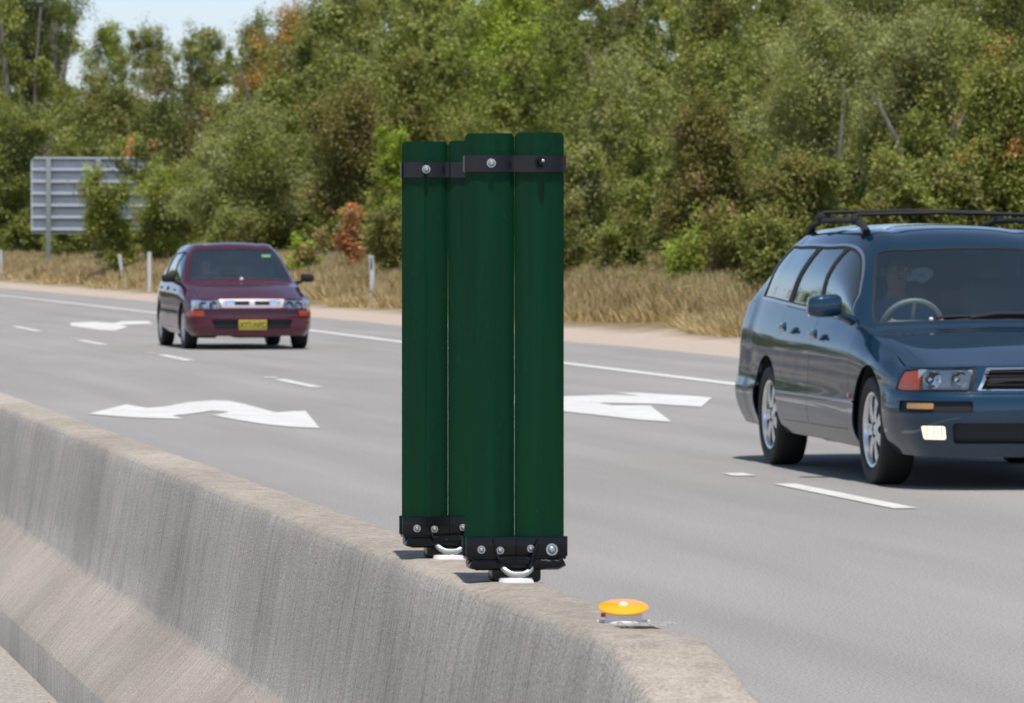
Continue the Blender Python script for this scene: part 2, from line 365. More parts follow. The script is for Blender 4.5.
# ------------------------------------------------------------ anti-glare paddles on the barrier
def paddle(label):
    t = empty('glare_paddle', (0, 0, 0), 0, label, 'glare screen', 'green paddles bolted on the barrier')
    W, G = .0828, .0004
    def arc(x, sag=.016): return -sag * (1 - (2 * x / W - 1) ** 2)      # bulges towards the camera
    for s in (-1, 1):
        bm = bmesh.new(); nx, nz = 20, 30; z0, z1 = .046, .7410 if s > 0 else .7395; grid = []
        rc = .0065
        for j in range(nz + 1):
            row = []
            for i in range(nx + 1):
                a = i / nx; x = a * W; z = z0 + (z1 - z0) * (j / nz)
                e = rc - min(x, W - x)
                top = z1 - (rc - math.sqrt(max(0, rc * rc - e * e)) if e > 0 else 0)
                z = z0 + (top - z0) * (j / nz)
                row.append(bm.verts.new((x + G / 2 if s > 0 else -x - G / 2, arc(x) + .00045 * math.cos(6 * math.pi * x / W), z)))
            grid.append(row)
        for j in range(nz):
            for i in range(nx):
                q = (grid[j][i], grid[j][i + 1], grid[j + 1][i + 1], grid[j + 1][i]); bm.faces.new(q if s > 0 else q[::-1])
        bmesh.ops.solidify(bm, geom=bm.faces[:], thickness=.003)
        from_bm('blade', bm, M['green'], t)
    # strap follows the two bulges
    xs = [-W - G / 2 - .0022 + (2 * W + G + .0044) * i / 48 for i in range(49)]
    def sy(x): a = min(W, max(0, abs(x) - G / 2)); return -.0050 + min(arc(a), -.0035)
    bm = bmesh.new(); fr = []
    path = [(x, sy(x)) for x in xs] + [(x, .006) for x in xs[::-1]]
    A = [bm.verts.new((x, y, .6755)) for x, y in path]; B = [bm.verts.new((x, y, .7030)) for x, y in path]
    n = len(path)
    for i in range(n): j = (i + 1) % n; bm.faces.new((A[i], A[j], B[j], B[i]))
    bm.faces.new(A[::-1]); bm.faces.new(B)
    bmesh.ops.bevel(bm, geom=[e for e in bm.edges if abs(e.verts[0].co.z - e.verts[1].co.z) < 1e-6 and e.is_manifold and len(set(len(f.verts) > 4 for f in e.link_faces)) == 2], offset=.0012, segments=2, affect='EDGES')
    st = from_bm('strap', bm, M['strap'], t)
    def bolt(x, z, y, r, m, parent, long=.008):
        b = bmesh.new(); lathe(b, [(0, -long - .003), (r * .5, -long - .0025), (r * .85, -long), (r, -long + .003), (r, -.003), (r * 1.45, -.003), (r * 1.5, 0)][::-1], 14, 'Y', (x, y, z))
        return from_bm('bolt', b, m, parent)
    bolt(-.043, .6900, sy(-.043), .0052, M['galv'], st); bolt(.040, .6910, sy(.040), .0068, M['black_metal'], st, .012)
    b = bmesh.new(); bmesh.ops.create_uvsphere(b, u_segments=12, v_segments=8, radius=.0030, matrix=Matrix.Translation((.041, sy(.04) - .016, .6940))); from_bm('nut', b, M['galv'], st)
    # base bracket: flanged channel, lip, collar, spring ring, struts, bolts
    bm = bmesh.new()
    bx(bm, (0, -.0215, .0585), (.170, .004, .033), .0015); bx(bm, (0, .018, .0585), (.170, .004, .033), .0015)
    bx(bm, (0, -.002, .040), (.166, .042, .006), .002)
    tube(bm, [(-.077, -.0225, .034), (-.068, -.023, .029), (.068, -.023, .029), (.077, -.0225, .034)], .0095, 10)
    bx(bm, (0, 0, .031), (.160, .040, .020), .008, seg=3)
    br = from_bm('bracket', bm, M['black_metal'], t)
    bm = bmesh.new(); bx(bm, (0, 0, .015), (.082, .046, .030), .006, seg=3); from_bm('collar', bm, M['black_metal'], t)
    bm = bmesh.new()
    ring = [(.0235 * math.cos(a) - .001, -.028 - .014 * math.sin(a) if math.sin(a) > 0 else -.026, .0135 + .010 * (abs(math.cos(a)) ** 3)) for a in [math.pi * i / 14 for i in range(15)]]
    tube(bm, ring, .0048, 10); from_bm('spring_ring', bm, M['galv'], t)
    bm = bmesh.new(); tube(bm, [(-.0395, -.0255, .073), (-.036, -.027, .05), (-.0315, -.036, .036)], .0021, 8)
    tube(bm, [(.036, -.0255, .070), (.026, -.031, .045), (.017, -.038, .020)], .0030, 8); tube(bm, [(-.034, -.0365, .0385), (.020, -.0365, .0385)], .0022, 8)
    from_bm('strut', bm, M['black_metal'], t)
    bm = bmesh.new(); bx(bm, (0, -.0245, .058), (.0022, .004, .032), .0005); from_bm('rib', bm, M['black_metal'], br)
    for x, r, z in ((-.060, .0045, .054), (-.0285, .0042, .0525), (.0225, .0042, .055), (.058, .0068, .053)): bolt(x, z, -.0238, r, M['galv'], br, .003)
    bm = bmesh.new(); rr = lathe(bm, [(0, .0085), (.021, .0085), (.0275, .006), (.030, -.002)], 26, 'Z', (-.002, -.022, 0))
    for ring_ in rr[1:]:
        for v in ring_: v.co += Vector((rng.normal() * .0007, rng.normal() * .0007, abs(rng.normal()) * .0006))
    from_bm('grout_ring', bm, M['grout'], t)
    return t
def copy_tree(o, parent=None):
    c = o.copy(); C.objects.link(c); c.parent = parent
    for ch in list(o.children): copy_tree(ch, c)
    return c
pd = paddle('taller looking dark green paddle nearer the orange disc')
u_, v_ = P(514.5, 583, .8); pd.location = (u_, v_, .803)
pd2 = copy_tree(pd); pd2['label'] = 'dark green paddle half hidden behind the other paddle'
u_, v_ = P(448, 559.5, .8); pd2.location = (u_, v_, .803)

# ------------------------------------------------------------ orange reflector disc and the torn metal plate
bu, bv = P(623.5, 624.5, .8)
t = empty('reflector', (bu, bv, .802), -PHI, 'round orange reflector disc on white base on the barrier end', 'reflector')
tilt = Matrix.Rotation(R(12.5), 4, 'X')
bm = bmesh.new(); lathe(bm, [(0, .0060), (.0050, .0060), (.0062, .0052), (.0338, .0040), (.0366, .0024), (.0372, .0006), (.0360, -.0008), (0, -.0012)][::-1], 48)
bmesh.ops.transform(bm, matrix=Matrix.Translation((0, 0, .0222)) @ tilt, verts=bm.verts); d = from_bm('disc', bm, M['orange_disc'], t)
bm = bmesh.new(); lathe(bm, [(0, .0085), (.0040, .0085), (.0065, .0068), (.0068, .0050), (0, .005)][::-1], 20)
bmesh.ops.transform(bm, matrix=Matrix.Translation((0, 0, .0222)) @ tilt, verts=bm.verts); from_bm('screw', bm, M['white_plastic'], d)
bm = bmesh.new(); lathe(bm, [(0, .0195), (.0265, .0185), (.0275, .013), (.0270, .006), (.0285, .004), (.029, 0), (0, -.002)][::-1], 32, 'Z', (0, -.006, 0)); from_bm('base', bm, M['white_plastic'], t)
bm = bmesh.new(); bx(bm, (-.0300, -.008, .0125), (.007, .004, .006), .001); from_bm('red_clip', bm, M['red_plastic'], t)
for x in (-.031, .031): bm = bmesh.new(); bx(bm, (x, 0, .0025), (.016, .006, .005), .0015); from_bm('foot', bm, M['grout'], t)
mu, mv = P(646, 629, .8)
bm = bmesh.new()
nx, ny = 16, 6; G_ = [[bm.verts.new((-.042 + .084 * i / nx + rng.normal() * .001, -.026 + .052 * j / ny + rng.normal() * .002 + .006 * math.sin(i * .9), .0035 + abs(rng.normal()) * .0012 + .0008 * math.sin(i * 1.7))) for i in range(nx + 1)] for j in range(ny + 1)]
for j in range(ny):
    for i in range(nx):
        if rng.random() > .04: bm.faces.new((G_[j][i], G_[j][i + 1], G_[j + 1][i + 1], G_[j + 1][i]))
bmesh.ops.solidify(bm, geom=bm.faces[:], thickness=.001)
o = from_bm('metal_plate', bm, mat('bright_foil', (.62, .61, .59), .6, .1), smooth=False); o.location = (mu, mv, .803); tag(o, 'torn crumpled silver metal plate beside the orange reflector', 'metal scrap')

# ------------------------------------------------------------ cars
class Patch:
    """smooth surface through a grid of control points (rows x cols x 3), parameters measured in metres"""
    def __init__(s, G):
        s.G = np.array(G, float); nr, nc, _ = s.G.shape
        dr = np.linalg.norm(np.diff(s.G, axis=0), axis=2).mean(1); dc = np.linalg.norm(np.diff(s.G, axis=1), axis=2).mean(0)
        s.kr = np.concatenate([[0], np.cumsum(np.maximum(dr, .02))]); s.kc = np.concatenate([[0], np.cumsum(np.maximum(dc, .02))])
        s.T = s._tan(s.G.transpose(1, 0, 2), s.kc).transpose(1, 0, 2)        # tangents along columns axis
        s.mid_end = True
    def _tan(s, A, k, mirror=True):
        n = len(k); h = np.diff(k); d = np.diff(A, axis=0) / h[:, None, None]; T = np.zeros_like(A)
        T[0], T[-1] = d[0], d[-1]
        for i in range(1, n - 1): T[i] = (d[i - 1] * h[i] + d[i] * h[i - 1]) / (h[i - 1] + h[i])
        return T
    @staticmethod
    def _herm(A, T, k, b):
        i = np.clip(np.searchsorted(k, b, side='right') - 1, 0, len(k) - 2); h = (k[i + 1] - k[i]); t = ((b - k[i]) / h)
        t = np.clip(t, -.5, 1.5)[:, None]; h = h[:, None]
        idx = np.arange(len(b))
        A0, A1, T0, T1 = A[i, idx] if A.ndim == 3 and A.shape[1] == len(b) and False else A[i], A[i + 1], T[i], T[i + 1]
        return A0, A1, T0, T1, t, h, idx
    def ev(s, a, b):
        a = np.atleast_1d(np.asarray(a, float)); b = np.atleast_1d(np.asarray(b, float))
        # along columns for every row
        k = s.kc; i = np.clip(np.searchsorted(k, b, side='right') - 1, 0, len(k) - 2); h = k[i + 1] - k[i]; t = np.clip((b - k[i]) / h, 0, 1)
        h = h[None, :, None]; t = t[None, :, None]
        A0, A1, T0, T1 = s.G[:, i], s.G[:, i + 1], s.T[:, i], s.T[:, i + 1]
        R_ = (2*t**3-3*t**2+1)*A0 + (t**3-2*t**2+t)*h*T0 + (-2*t**3+3*t**2)*A1 + (t**3-t**2)*h*T1     # rows x N x 3
        TR = s._tan(R_, s.kr)
        k = s.kr; i = np.clip(np.searchsorted(k, a, side='right') - 1, 0, len(k) - 2); h = (k[i + 1] - k[i])[:, None]; t = np.clip((a - k[i]) / (k[i + 1] - k[i]), 0, 1)[:, None]
        n = np.arange(len(a)); A0, A1, T0, T1 = R_[i, n], R_[i + 1, n], TR[i, n], TR[i + 1, n]
        return (2*t**3-3*t**2+1)*A0 + (t**3-2*t**2+t)*h*T0 + (-2*t**3+3*t**2)*A1 + (t**3-t**2)*h*T1
    def normal(s, a, b, sign):
        e = .006; a0 = np.clip(a - e, 0, s.kr[-1]); a1 = np.clip(a + e, 0, s.kr[-1]); b0 = np.clip(b - e, 0, s.kc[-1]); b1 = np.clip(b + e, 0, s.kc[-1])
        n = np.cross(s.ev(a1, b) - s.ev(a0, b), s.ev(a, b1) - s.ev(a, b0)) * sign
        return n / np.maximum(np.linalg.norm(n, axis=1, keepdims=True), 1e-9)
    def idx(s, r, c):                        # fractional grid index -> parameters
        f = lambda x, k: k[0] + x * .3 if x < 0 else (k[-1] + (x - len(k) + 1) * .3 if x > len(k) - 1 else float(np.interp(x, range(len(k)), k)))
        return f(r, s.kr), f(c, s.kc)
    def inv(s, pts, axes, flt=None):         # pts in a projection (axes) -> params
        if not hasattr(s, 'S'):
            s.sa, s.sb = np.meshgrid(np.linspace(0, s.kr[-1], 90), np.linspace(0, s.kc[-1], 400), indexing='ij')
            s.sa, s.sb = s.sa.ravel(), s.sb.ravel(); s.S = s.ev(s.sa, s.sb)
        ok = np.ones(len(s.sa), bool) if flt is None else flt(s.S)
        Q = s.S[ok][:, axes]; qa, qb = s.sa[ok], s.sb[ok]; pts = np.array(pts, float)
        ii = [int(np.argmin(((Q - p) ** 2).sum(1))) for p in pts]; a, b = qa[ii].copy(), qb[ii].copy()
        for _ in range(8):
            e = .002; p0 = s.ev(a, b)[:, axes]; da = (s.ev(np.minimum(a + e, s.kr[-1]), b)[:, axes] - s.ev(np.maximum(a - e, 0), b)[:, axes]) / (np.minimum(a + e, s.kr[-1]) - np.maximum(a - e, 0))[:, None]
            db = (s.ev(a, np.minimum(b + e, s.kc[-1]))[:, axes] - s.ev(a, np.maximum(b - e, 0))[:, axes]) / (np.minimum(b + e, s.kc[-1]) - np.maximum(b - e, 0))[:, None]
            r = pts - p0; det = da[:, 0] * db[:, 1] - da[:, 1] * db[:, 0]; det = np.where(abs(det) < 1e-4, 1e-4, det)
            sa = (r[:, 0] * db[:, 1] - r[:, 1] * db[:, 0]) / det; sb = (da[:, 0] * r[:, 1] - da[:, 1] * r[:, 0]) / det
            a = np.clip(a + np.clip(sa, -.05, .05), 0, s.kr[-1]); b = np.clip(b + np.clip(sb, -.05, .05), 0, s.kc[-1])
        return np.stack([a, b], 1)
def densify(poly, step=.03, closed=True):
    out = []; n = len(poly)
    for i in range(n if closed else n - 1):
        p, q = np.array(poly[i]), np.array(poly[(i + 1) % n]); k = max(1, int(np.linalg.norm(q - p) / step))
        out += [tuple(p + (q - p) * j / k) for j in range(k)]
    if not closed: out.append(tuple(poly[-1]))
    return out
def rounded(poly, r, seg=5):
    out = []; n = len(poly)
    for i in range(n):
        p0, p, p1 = (np.array(poly[k % n], float) for k in (i - 1, i, i + 1)); a = p0 - p; b = p1 - p
        la, lb = np.linalg.norm(a), np.linalg.norm(b); rr = r[i] if isinstance(r, (list, tuple)) else r; rr = min(rr, la * .45, lb * .45)
        if rr < 1e-4: out.append(tuple(p)); continue
        A, B = p + a / la * rr, p + b / lb * rr
        for k in range(seg + 1): t = k / seg; out.append(tuple((1 - t) ** 2 * A + 2 * t * (1 - t) * p + t * t * B))
    return out
def inset(poly, d):
    P_ = np.array(poly); n = len(P_); area = .5 * sum(P_[i][0] * P_[(i + 1) % n][1] - P_[(i + 1) % n][0] * P_[i][1] for i in range(n)); sg = 1 if area > 0 else -1
    t = np.roll(P_, -1, 0) - np.roll(P_, 1, 0); t /= np.maximum(np.linalg.norm(t, axis=1, keepdims=True), 1e-9)
    return [tuple(x) for x in P_ + np.stack([-t[:, 1], t[:, 0]], 1) * d * sg]
def inpoly(pts, poly):
    x, y = pts[:, 0], pts[:, 1]; c = np.zeros(len(pts), bool); n = len(poly); j = n - 1
    for i in range(n):
        (xi, yi), (xj, yj) = poly[i], poly[j]
        if yi != yj: c ^= ((yi > y) != (yj > y)) & (x < (xj - xi) * (y - yi) / (yj - yi) + xi)
        j = i
    return c
def cut_patch(pt, regions, arcs, sign, step=.035):
    """regions: [(name, closed polygon in params)], first hit wins; returns {name: (verts, normals, faces)} for one half"""
    A, B = pt.kr[-1], pt.kc[-1]; V, E = [], []
    def add(poly, closed):
        n0 = len(V); pl = densify(poly, step, closed)
        pl = [(min(max(x, 0), A), min(max(y, 0), B)) for x, y in pl]
        V.extend(pl); m = len(pl)
        for i in range(m if closed else m - 1): E.append((n0 + i, n0 + (i + 1) % m))
    add([(0, 0), (A, 0), (A, B), (0, B)], True)
    for _, p in regions: add(p, True)
    for p in arcs: add(p, False)
    for a in np.arange(step, A, step):
        for b in np.arange(step, B, step): V.append((a + rng.random() * 1e-3, b + rng.random() * 1e-3))
    res = delaunay_2d_cdt([Vector(v) for v in V], E, [], 0, 1e-5)
    vv_ = np.array([tuple(v) for v in res[0]]); ff = np.array([f for f in res[2] if len(f) == 3])
    P3 = pt.ev(vv_[:, 0], vv_[:, 1]); N3 = pt.normal(vv_[:, 0], vv_[:, 1], sign)
    c = vv_[ff].mean(1); left = np.ones(len(ff), bool); out = {}
    c3 = pt.ev(c[:, 0], c[:, 1])
    return vv_, P3, N3, ff, c, c3
def tri_area(P3, ff): return np.linalg.norm(np.cross(P3[ff[:, 1]] - P3[ff[:, 0]], P3[ff[:, 2]] - P3[ff[:, 0]]), axis=1) / 2
class PartBag:
    def __init__(s): s.d = {}
    def add(s, name, P3, N3, F): s.d.setdefault(name, []).append((P3, N3, F))
    def build(s, name, pieces, m, parent, rim=.012, offset=0, sides=(1, -1), both=True):
        Vs, Ns, Fs = [], [], []
        for P3, N3, F in pieces:
            used = np.unique(F); rm = {u: i for i, u in enumerate(used)}
            Pu, Nu = P3[used] + N3[used] * offset, N3[used]; Fu = [[rm[i] for i in f] for f in F]
            # boundary edges -> rim turned inwards
            cnt = {}
            for f in Fu:
                for i in range(3): e = (f[i], f[(i + 1) % 3]); cnt[e] = cnt.get(e, 0) + 1
            bd = [e for e in cnt if (e[1], e[0]) not in cnt]
            for sx in sides:
                n0 = len(Vs); mul = np.array([sx, 1, 1.])
                Vs.extend(Pu * mul); Ns.extend(Nu * mul)
                for f in Fu:
                    q = [n0 + i for i in f]; Fs.append(q if sx > 0 else q[::-1])
                if rim:
                    n1 = len(Vs)
                    for k, (i, j) in enumerate(bd):
                        a, b = Pu[i], Pu[j]; e = b - a; nn = (Nu[i] + Nu[j]); out_ = np.cross(e, nn); out_ /= max(np.linalg.norm(out_), 1e-9)
                        Vs.extend([a * mul, b * mul, (b - Nu[j] * rim) * mul, (a - Nu[i] * rim) * mul]); Ns.extend([out_ * mul] * 4)
                        q = [n1 + 4 * k + 3, n1 + 4 * k + 2, n1 + 4 * k + 1, n1 + 4 * k]; Fs.append(q if sx > 0 else q[::-1])
        return mk(name, Vs, Fs, m, parent, True, Ns)
def split_regions(pt, regions, arcs, sign, drop=None, step=.035):
    vv_, P3, N3, ff, c, c3 = cut_patch(pt, regions, arcs, sign, step)
    # orient faces along the normals
    fn = np.cross(P3[ff[:, 1]] - P3[ff[:, 0]], P3[ff[:, 2]] - P3[ff[:, 0]]); dt = (fn * N3[ff].mean(1)).sum(1)
    ff = np.where((dt < 0)[:, None], ff[:, ::-1], ff)
    ok = tri_area(P3, ff) > 1e-8; left = ok.copy(); out = {}
    if drop is not None: left &= ~drop(c3)
    for name, poly in regions:
        hit = left & inpoly(c, poly); left &= ~hit
        if name: out.setdefault(name, []).append((P3, N3, ff[hit]))
    out['body'] = [(P3, N3, ff[left])]
    return out

def wheel(parent, x, y, r, rimr, wdt, side, spokes, m_alloy, steer=0):
    t = bpy.data.objects.new('wheel', None); C.objects.link(t); t.parent = parent; t.location = (x, y, r); t.rotation_euler = (0, 0, steer)
    w2 = wdt / 2; s = side
    bm = bmesh.new()
    prof = [(rimr, -w2 * .80), (rimr + .012, -w2 * .92), (r - .045, -w2), (r - .018, -w2 * .93), (r - .004, -w2 * .74), (r, -w2 * .5), (r, w2 * .5), (r - .004, w2 * .74), (r - .018, w2 * .93), (r - .045, w2), (rimr + .012, w2 * .92), (rimr, w2 * .80)]
    lathe(bm, prof, 48, 'X'); bmesh.ops.recalc_face_normals(bm, faces=bm.faces[:]); from_bm('tyre', bm, M['tyre'], t)
    bm = bmesh.new()
    lathe(bm, [(rimr - .03, s * w2 * -.8), (rimr - .022, s * w2 * .55), (rimr - .014, s * w2 * .84), (rimr + .002, s * w2 * .88), (rimr + .004, s * w2 * .80)], 48, 'X')
    o0 = s * w2 * .62
    for k in range(spokes):
        a = 2 * math.pi * k / spokes + .2
        q = Matrix.Rotation(a, 3, 'X')
        tb = bmesh.new(); L_ = rimr - .012
        pts = [(.045, .032), (.09, .030), (L_ * .75, .036), (L_, .050)]
        vf = []
        for rr, hw in pts:
            sag = s * (.012 * math.sin(math.pi * rr / L_))
            vf.append([tb.verts.new(q @ Vector((o0 + sag, -hw, rr))), tb.verts.new(q @ Vector((o0 + sag + s * .008, 0, rr))), tb.verts.new(q @ Vector((o0 + sag, hw, rr))), tb.verts.new(q @ Vector((o0 + sag - s * .025, hw * .8, rr))), tb.verts.new(q @ Vector((o0 + sag - s * .025, -hw * .8, rr)))])
        for A_, B_ in zip(vf, vf[1:]):
            for i in range(5): tb.faces.new((A_[i], A_[(i + 1) % 5], B_[(i + 1) % 5], B_[i]))
        _join(bm, tb)
    lathe(bm, [(0, o0 + s * .014), (.022, o0 + s * .013), (.035, o0 + s * .006), (.060, o0 - s * .002), (.066, o0 - s * .02)], 24, 'X')
    bmesh.ops.recalc_face_normals(bm, faces=bm.faces[:]); from_bm('rim', bm, m_alloy, t, angle=30)
    bm = bmesh.new(); lathe(bm, [(0, s * w2 * -.1), (rimr - .03, s * w2 * -.1)], 24, 'X'); from_bm('brake_disc', bm, M['cabin'], t)

def seat(parent, x, y, z, m):
    bm = bmesh.new(); rot = Matrix.Rotation(R(-14), 3, 'X')
    bx(bm, (x, y - .22, z), (.50, .50, .16), .05, seg=3); bx(bm, (x, y + .10, z + .34), (.50, .13, .66), .06, rot, 3); bx(bm, (x, y + .20, z + .76), (.27, .10, .19), .045, rot, 3)
    from_bm('seat', bm, m, parent)
def person(label, loc, shirt, parent_scale=1, rz=0):
    """seated driver facing -Y, both hands on the wheel"""
    t = None
    pts = {'pel': (0, 0, 0), 'sp': (0, .05, .22), 'ch': (0, .09, .42), 'nk': (0, .09, .55), 'hd0': (0, .075, .63), 'hd1': (0, .07, .74)}
    V = [(0, 0, 0), (0, .05, .22), (0, .09, .42), (0, .10, .53), (0, .085, .60), (0, .07, .68), (0, .08, .77)]
    Rr = [.15, .14, .145, .06, .055, .085, .07]; E = [(0, 1), (1, 2), (2, 3), (3, 4), (4, 5), (5, 6)]
    for s in (-1, 1):
        n = len(V); V += [(s * .17, .09, .46), (s * .24, -.02, .26), (s * .17, -.26, .32), (s * .145, -.33, .36), (s * .14, -.38, .38)]; Rr += [.065, .05, .038, .03, .032]
        E += [(2, n), (n, n + 1), (n + 1, n + 2), (n + 2, n + 3), (n + 3, n + 4)]
        n = len(V); V += [(s * .10, -.02, -.02), (s * .13, -.45, .05), (s * .12, -.60, -.30)]; Rr += [.085, .065, .05]; E += [(0, n), (n, n + 1), (n + 1, n + 2)]
        for k in range(4):                  # fingers closing on the wheel rim
            n2 = len(V); b = (s * (.115 + .016 * k), -.405, .385 + .006 * k); V += [b, (b[0] - s * .004, b[1] - .022, b[2] + .004), (b[0] - s * .006, b[1] - .020, b[2] - .018)]; Rr += [.009, .008, .007]
            E += [(n - 1, n2), (n2, n2 + 1), (n2 + 1, n2 + 2)]
        n2 = len(V); V += [(s * .105, -.375, .385), (s * .088, -.39, .40)]; Rr += [.010, .008]; E += [(n - 1, n2), (n2, n2 + 1)]
    me = bpy.data.meshes.new('person'); me.from_pydata(V, E, []); o = bpy.data.objects.new('person', me); C.objects.link(o)
    sk = o.modifiers.new('skin', 'SKIN'); sb = o.modifiers.new('sub', 'SUBSURF'); sb.levels = 1; sb.render_levels = 1
    for i, rad in enumerate(Rr):
        d_ = me.skin_vertices[0].data[i]; d_.radius = (rad * (1.25 if i < 3 else 1), rad); d_.use_root = (i == 0)
    dg = bpy.context.evaluated_depsgraph_get(); dg.update(); me2 = bpy.data.meshes.new_from_object(o.evaluated_get(dg)); o.modifiers.clear(); o.data = me2
    me2.materials.clear(); me2.materials.append(M['skin']); me2.materials.append(shirt); me2.materials.append(M['cabin'])
    for p in me2.polygons:
        p.use_smooth = True; c = p.center
        p.material_index = 0 if (c.z > .535 or c.y < -.24 and c.z > .2) else (2 if c.z < .04 or c.y < -.3 else 1)
    o.location = loc; o.rotation_euler = (0, 0, rz); o.scale = (parent_scale,) * 3
    bm = bmesh.new(); bmesh.ops.create_uvsphere(bm, u_segments=16, v_segments=10, radius=.1)
    for v in bm.verts: v.co = Vector((v.co.x * .92, v.co.y * 1.0 + .095, v.co.z * 1.0 + .755))
    bmesh.ops.delete(bm, geom=[v for v in bm.verts if v.co.y < .03 and v.co.z < .79], context='VERTS')
    from_bm('hair', bm, M['hair'], o)
    for s in (-1, 1):
        bm = bmesh.new(); bmesh.ops.create_uvsphere(bm, u_segments=8, v_segments=6, radius=.012, matrix=Matrix.Translation((s * .033, -.005, .72))); from_bm('eye', bm, M['white_plastic'], o)
        bm = bmesh.new(); bx(bm, (s * .088, .08, .70), (.015, .03, .05), .006); from_bm('ear', bm, M['skin'], o)
    bm = bmesh.new(); bx(bm, (0, -.022, .69), (.022, .03, .035), .008); from_bm('nose', bm, M['skin'], o)
    bm = bmesh.new(); bx(bm, (0, -.014, .655), (.042, .012, .010), .003); from_bm('mouth', bm, M['red_plastic'], o)
    return tag(o, label, 'person')

def mirror_poly(p): return p
def build_car(S):
    root = empty(S['name'], S['loc'], S['rz'], S['label'], 'car', scale=S['scale'])
    paint = S['paint']; cols = S['cols']; nc = len(cols); nr = len(S['rows'])
    # skirt patch: rows from the sill to the shoulder
    pl = np.array([(x, y) for x, y in cols]); ctr = np.array([0, S['ymid']])
    tg = np.gradient(pl, axis=0); tg[0] = (1, 0); tg[-1] = (-1, 0); nrm = np.stack([tg[:, 1], -tg[:, 0]], 1); nrm /= np.linalg.norm(nrm, axis=1, keepdims=True); 
    G = np.zeros((nr, nc, 3))
    for r in range(nr):
        d, z = S['rows'][r]
        for c in range(nc):
            dd = np.interp(c, d[0], d[1]); zz = np.interp(c, z[0], z[1])
            q = pl[c] - nrm[c] * dd
            if c in (0, nc - 1): q[0] = 0
            G[r, c] = (max(q[0], 0), q[1], zz)
    A = Patch(G)
    nB = len(S['top'])
    st = []
    c0 = 4
    st.append([G[-1, 4], G[-1, 3], G[-1, 2], G[-1, 1], G[-1, 0]])
    for i, rowp in enumerate(S['top']): st.append([G[-1, c0 + 1 + i]] + [np.array(p) for p in rowp])
    e = c0 + 1 + nB
    st.append([G[-1, e], G[-1, e + 1], G[-1, e + 2], G[-1, e + 3], G[-1, e + 4]]); assert e + 4 == nc - 1
    B = Patch(np.array(st))
    for pt in (A, B):                         # zero slope across the centre line
        for j in ((0, -1) if pt is A else (-1,)): pt.T[:, j, 1:] = 0
    def Ai(poly, r=0): return rounded([A.idx(*p) for p in poly], r)
    def Bi(poly, r=0): return rounded([B.idx(*p) for p in poly], r)
    sidef = lambda Q: (Q[:, 1] > -.62) & (Q[:, 0] > .5)
    def Aside(poly, r=0): return [tuple(x) for x in A.inv(densify(rounded(poly, r), .05), [1, 2], lambda Q: (Q[:, 1] > S['cols'][4][1] - .05) & (Q[:, 1] < S['cols'][-5][1] + .2) & (Q[:, 0] > .5))]
    def Afront(poly, r=0): return [tuple(x) for x in A.inv(densify(rounded(poly, r), .03), [0, 2], lambda Q: (Q[:, 1] < -.45))]
    arcs = []
    WR = S['arch_r']; wc = [(0, S['tyre_r'] + .012), (S['wb'], S['tyre_r'] + .012)]
    for (cy, cz) in wc:
        zb = G[0, 5, 2] - .02
        a0 = math.asin(max(-1, (zb - cz) / WR)); pts = [(cy + WR * math.cos(a), cz + WR * math.sin(a)) for a in np.linspace(a0, math.pi - a0, 44)]
        arcs.append([tuple(x) for x in A.inv(pts, [1, 2], lambda Q: (Q[:, 0] > .5))])
    def drop(c3): 
        k = np.zeros(len(c3), bool)
        for (cy, cz) in wc: k |= ((c3[:, 1] - cy) ** 2 + (c3[:, 2] - cz) ** 2 < WR * WR) & (c3[:, 0] > .45)
        return k
    env = dict(A=A, B=B, Ai=Ai, Bi=Bi, Aside=Aside, Afront=Afront)
    rA, rB = S['regions'](env)
    oA = split_regions(A, rA, arcs, 1, drop); oB = split_regions(B, rB, [], 1)
    # make sure normals point outwards
    for o_, pt in ((oA, A), (oB, B)):
        P3, N3, F = o_['body'][0]; c_ = np.array([0, S['ymid'], .6]); s_ = np.sign(((P3 - c_) * N3).sum(1).mean())
        if s_ < 0:
            N3 *= -1
            for k_ in o_: o_[k_] = [(p, n, f[:, ::-1]) for p, n, f in o_[k_]]
    bag = PartBag(); allp = {}
    for o_ in (oA, oB):
        for k_, v_ in o_.items(): allp.setdefault(k_, []).extend(v_)
    objs = {}
    for k_, pcs in allp.items():
        pcs = [p for p in pcs if len(p[2])]
        if not pcs: continue
        key = k_.split('#')[0]; mm, rim, off = S['mats'].get(key, (paint, .012, 0))
        single = key in ('body', 'bonnet', 'windscreen', 'grille', 'intake', 'bumper', 'rear_window', 'window_trim_front', 'tailgate', 'grille_frame', 'black_strip')
        if single: objs[key] = bag.build(key, pcs, mm, root, rim, off)
        else:
            par = objs.get(S.get('under', {}).get(key), root)
            for sx in (-1, 1):
                par = objs.get((S.get('under', {}).get(key), sx), root)
                objs[(key, sx)] = bag.build(key, pcs, mm, par, rim, off, (sx,))
    # dark inner shell so the shut lines do not show daylight
    inner = bmesh.new()
    for (cy, cz) in wc:
        for s in (-1, 1):
            pr = [(cy + (WR + .012) * math.cos(a), cz + (WR + .012) * math.sin(a)) for a in np.linspace(-.15, math.pi + .15, 24)]
            a_ = [inner.verts.new((s * .42, y, z)) for y, z in pr]; b_ = [inner.verts.new((s * (S['hw'] - .035), y, z)) for y, z in pr]
            for i in range(23): inner.faces.new((a_[i], a_[i + 1], b_[i + 1], b_[i]))
            inner.faces.new(a_)
    bx(inner, (0, S['wb'] / 2, .30), (.92, S['wb'] + 1.1, .16), .03)
    bx(inner, (0, -.50, .36), (S['hw'] * 1.4, .30, .22), .05); bx(inner, (0, S['wb'] + .62, .50), (S['hw'] * 1.5, .45, .40), .05)
